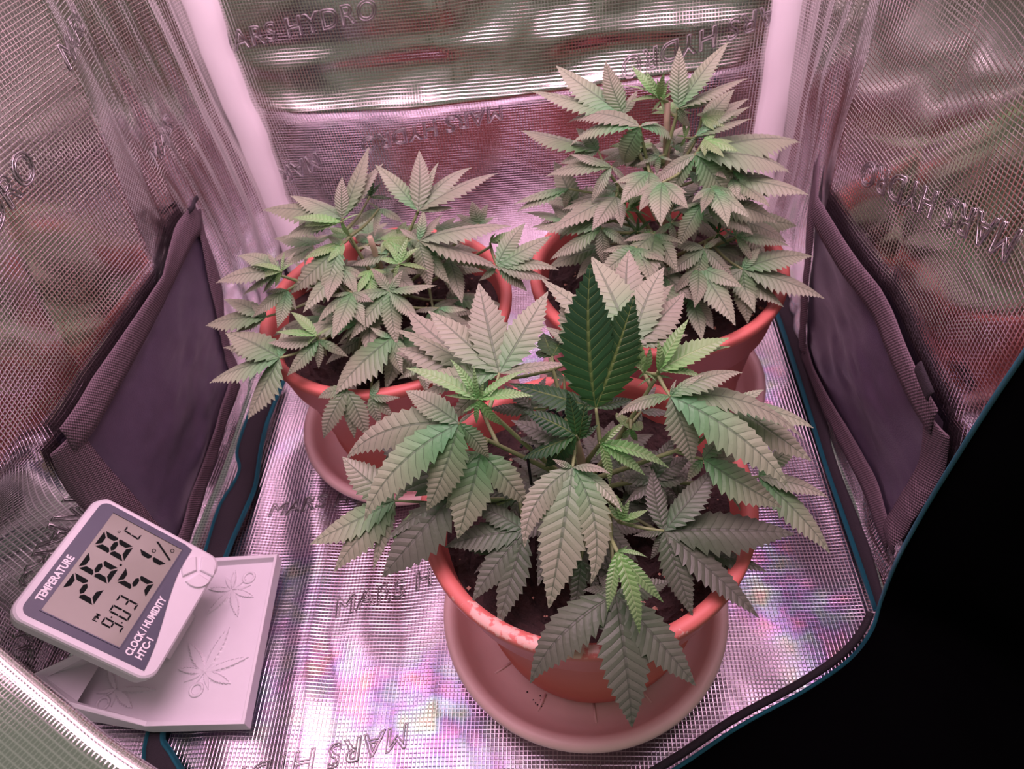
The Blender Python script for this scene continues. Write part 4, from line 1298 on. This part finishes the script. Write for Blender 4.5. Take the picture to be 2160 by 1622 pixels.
def digit(ch, u0, v0, u1, v1, t=0.27, slant=0.012):
    """seven segments as separate bars; t: thickness as a share of the width"""
    w_ = u1 - u0; hgt = v1 - v0; ar = ((LV1 - LV0) * SY) / ((LU1 - LU0) * SX)
    tu = t * w_; tv = tu / ar
    g = 0.06 * w_; gv = g / ar
    vm = (v0 + v1) / 2
    shp = {
        'a': [(u0 + g, v0), (u1 - g, v0), (u1 - tu - g, v0 + tv), (u0 + tu + g, v0 + tv)],
        'd': [(u0 + tu + g, v1 - tv), (u1 - tu - g, v1 - tv), (u1 - g, v1), (u0 + g, v1)],
        'f': [(u0, v0 + gv), (u0 + tu, v0 + tv + gv), (u0 + tu, vm - tv * .6 - gv * .3), (u0 + tu * .4, vm - gv * .6), (u0, vm - gv * 1.2)],
        'e': [(u0, vm + gv * 1.2), (u0 + tu * .4, vm + gv * .6), (u0 + tu, vm + tv * .6 + gv * .3), (u0 + tu, v1 - tv - gv), (u0, v1 - gv)],
        'b': [(u1, v0 + gv), (u1, vm - gv * 1.2), (u1 - tu * .4, vm - gv * .6), (u1 - tu, vm - tv * .6 - gv * .3), (u1 - tu, v0 + tv + gv)],
        'c': [(u1, vm + gv * 1.2), (u1, v1 - gv), (u1 - tu, v1 - tv - gv), (u1 - tu, vm + tv * .6 + gv * .3), (u1 - tu * .4, vm + gv * .6)],
        'g': [(u0 + tu * .5 + g, vm), (u0 + tu + g, vm - tv * .5), (u1 - tu - g, vm - tv * .5), (u1 - tu * .5 - g, vm), (u1 - tu - g, vm + tv * .5), (u0 + tu + g, vm + tv * .5)],
    }
    for s in SEG[ch]:
        pts = [(u + slant * (v1 - v_) / max(hgt, 1e-6), v_) for u, v_ in shp[s]]
        seg_poly('segment', pts)


def disc(u, v_, r, z=0.0011, hole=0.0):
    c = lcd(u, v_); k = SX / SY
    o_ = [L2(c[0] + r * math.cos(a), c[1] + r * k * math.sin(a), z) for a in np.linspace(0, 6.2832, 17)[:-1]]
    if hole:
        i_ = [L2(c[0] + hole * math.cos(a), c[1] + hole * k * math.sin(a), z) for a in np.linspace(0, 6.2832, 17)[:-1]]
        cobj('symbol', o_ + i_, [(i, i + 16, (i + 1) % 16 + 16, (i + 1) % 16) for i in range(16)], MAT['ink'], disp)
    else:
        cobj('symbol', o_, [tuple(range(16))], MAT['ink'], disp)


digit('2', 0.21, 0.05, 0.37, 0.46); digit('6', 0.42, 0.05, 0.58, 0.46); disc(0.615, 0.455, 0.009)
digit('8', 0.65, 0.05, 0.81, 0.46)
disc(0.87, 0.20, 0.010, hole=0.006); digit('C', 0.885, 0.24, 0.945, 0.46, 0.24)
digit('9', 0.10, 0.65, 0.165, 0.91, 0.23, 0.006); disc(0.190, 0.72, 0.006); disc(0.186, 0.86, 0.006)
digit('0', 0.215, 0.65, 0.285, 0.91, 0.23, 0.006); digit('3', 0.315, 0.65, 0.385, 0.91, 0.23, 0.006)
digit('5', 0.46, 0.53, 0.61, 0.93); digit('1', 0.66, 0.53, 0.81, 0.93)
disc(0.865, 0.70, 0.015, hole=0.010); disc(0.945, 0.90, 0.015, hole=0.010)
seg_poly('symbol', [(0.950, 0.66), (0.962, 0.68), (0.862, 0.95), (0.850, 0.93)])


def ctext(txt, u, v_, size, mat, z=0.0009, wscale=1.0, bold=0.02, parent=None):
    cu = bpy.data.curves.new('caption', 'FONT'); cu.body = txt; cu.size = 1.0; cu.offset = bold; cu.extrude = 0.01; cu.resolution_u = 3
    tmp = bpy.data.objects.new('tmp_text', cu); COL.objects.link(tmp)
    bpy.context.view_layer.update()
    me = bpy.data.meshes.new_from_object(tmp.evaluated_get(bpy.context.evaluated_depsgraph_get()))
    bpy.data.objects.remove(tmp); bpy.data.curves.remove(cu)
    p0 = L2(u, v_, z)
    for q in me.vertices:
        q.co = (p0[0] + q.co[0] * size * wscale, p0[1] + q.co[1] * size, z + q.co[2] * 0.01)
    o = bpy.data.objects.new('caption', me); COL.objects.link(o)
    me.materials.clear(); me.materials.append(mat)
    o.parent = parent or face
    return o


ctext('TEMPERATURE', 0.165, 0.132, 0.0084, MAT['print'], bold=0.035, wscale=0.74)
ctext('CLOCK / HUMIDITY', 0.10, 0.792, 0.0084, MAT['print'], bold=0.035, wscale=0.70)
ctext('HTC-1', 0.105, 0.862, 0.0084, MAT['print'], bold=0.035, wscale=0.80)
pmx = lcd(0.10, 0.60)
ctext('PM', pmx[0], pmx[1], 0.0052, MAT['ink'], z=0.0011, parent=disp)
# three segment buttons
bu, bv_ = 0.825, 0.880
for k, a0 in enumerate((32, 152, 272)):
    rad_ = 0.0112 * KC
    outl = []
    cen = math.radians(a0 + 56)
    off = np.array([math.cos(cen), math.sin(cen)]) * 0.0016
    for a in np.linspace(math.radians(a0), math.radians(a0 + 112), 16):
        outl.append(off + rad_ * np.array([math.cos(a), math.sin(a)]))
    pts = [off] + outl
    c0 = np.array(L2(bu, bv_)[:2])
    V, Fc = [], []
    cg = np.mean(pts, axis=0)
    for z, sc in ((-0.0004, 1.0), (0.0020, 0.97), (0.0027, 0.88)):
        for p in pts:
            q = c0 + cg + (p - cg) * sc; V.append((q[0], q[1], z))
    m_ = len(pts)
    for i in range(2):
        for j in range(m_):
            Fc.append((i * m_ + j, i * m_ + (j + 1) % m_, (i + 1) * m_ + (j + 1) % m_, (i + 1) * m_ + j))
    Fc.append(tuple(2 * m_ + j for j in range(m_)))
    cobj('button', V, Fc, MAT['white'])
# fold-out foot at the back, down to the tray
Minv = clock.matrix_world.inverted()
foot_top = Vector(L2(0.5, 0.74, -SZ)); ft_w = clock.matrix_world @ foot_top
ft_g = Vector((ft_w[0] + 0.004, ft_w[1], 0.0160))
fl_ = Minv @ ft_g
V = []
for p in (foot_top, fl_):
    for sx_, sz_ in ((-0.022, -0.0015), (0.022, -0.0015), (0.022, 0.0015), (-0.022, 0.0015)):
        V.append((p[0] + sx_, p[1] + sz_, p[2]))
cobj('foot', V, [(0, 1, 2, 3), (7, 6, 5, 4), (0, 4, 5, 1), (1, 5, 6, 2), (2, 6, 7, 3), (3, 7, 4, 0)], MAT['white'])
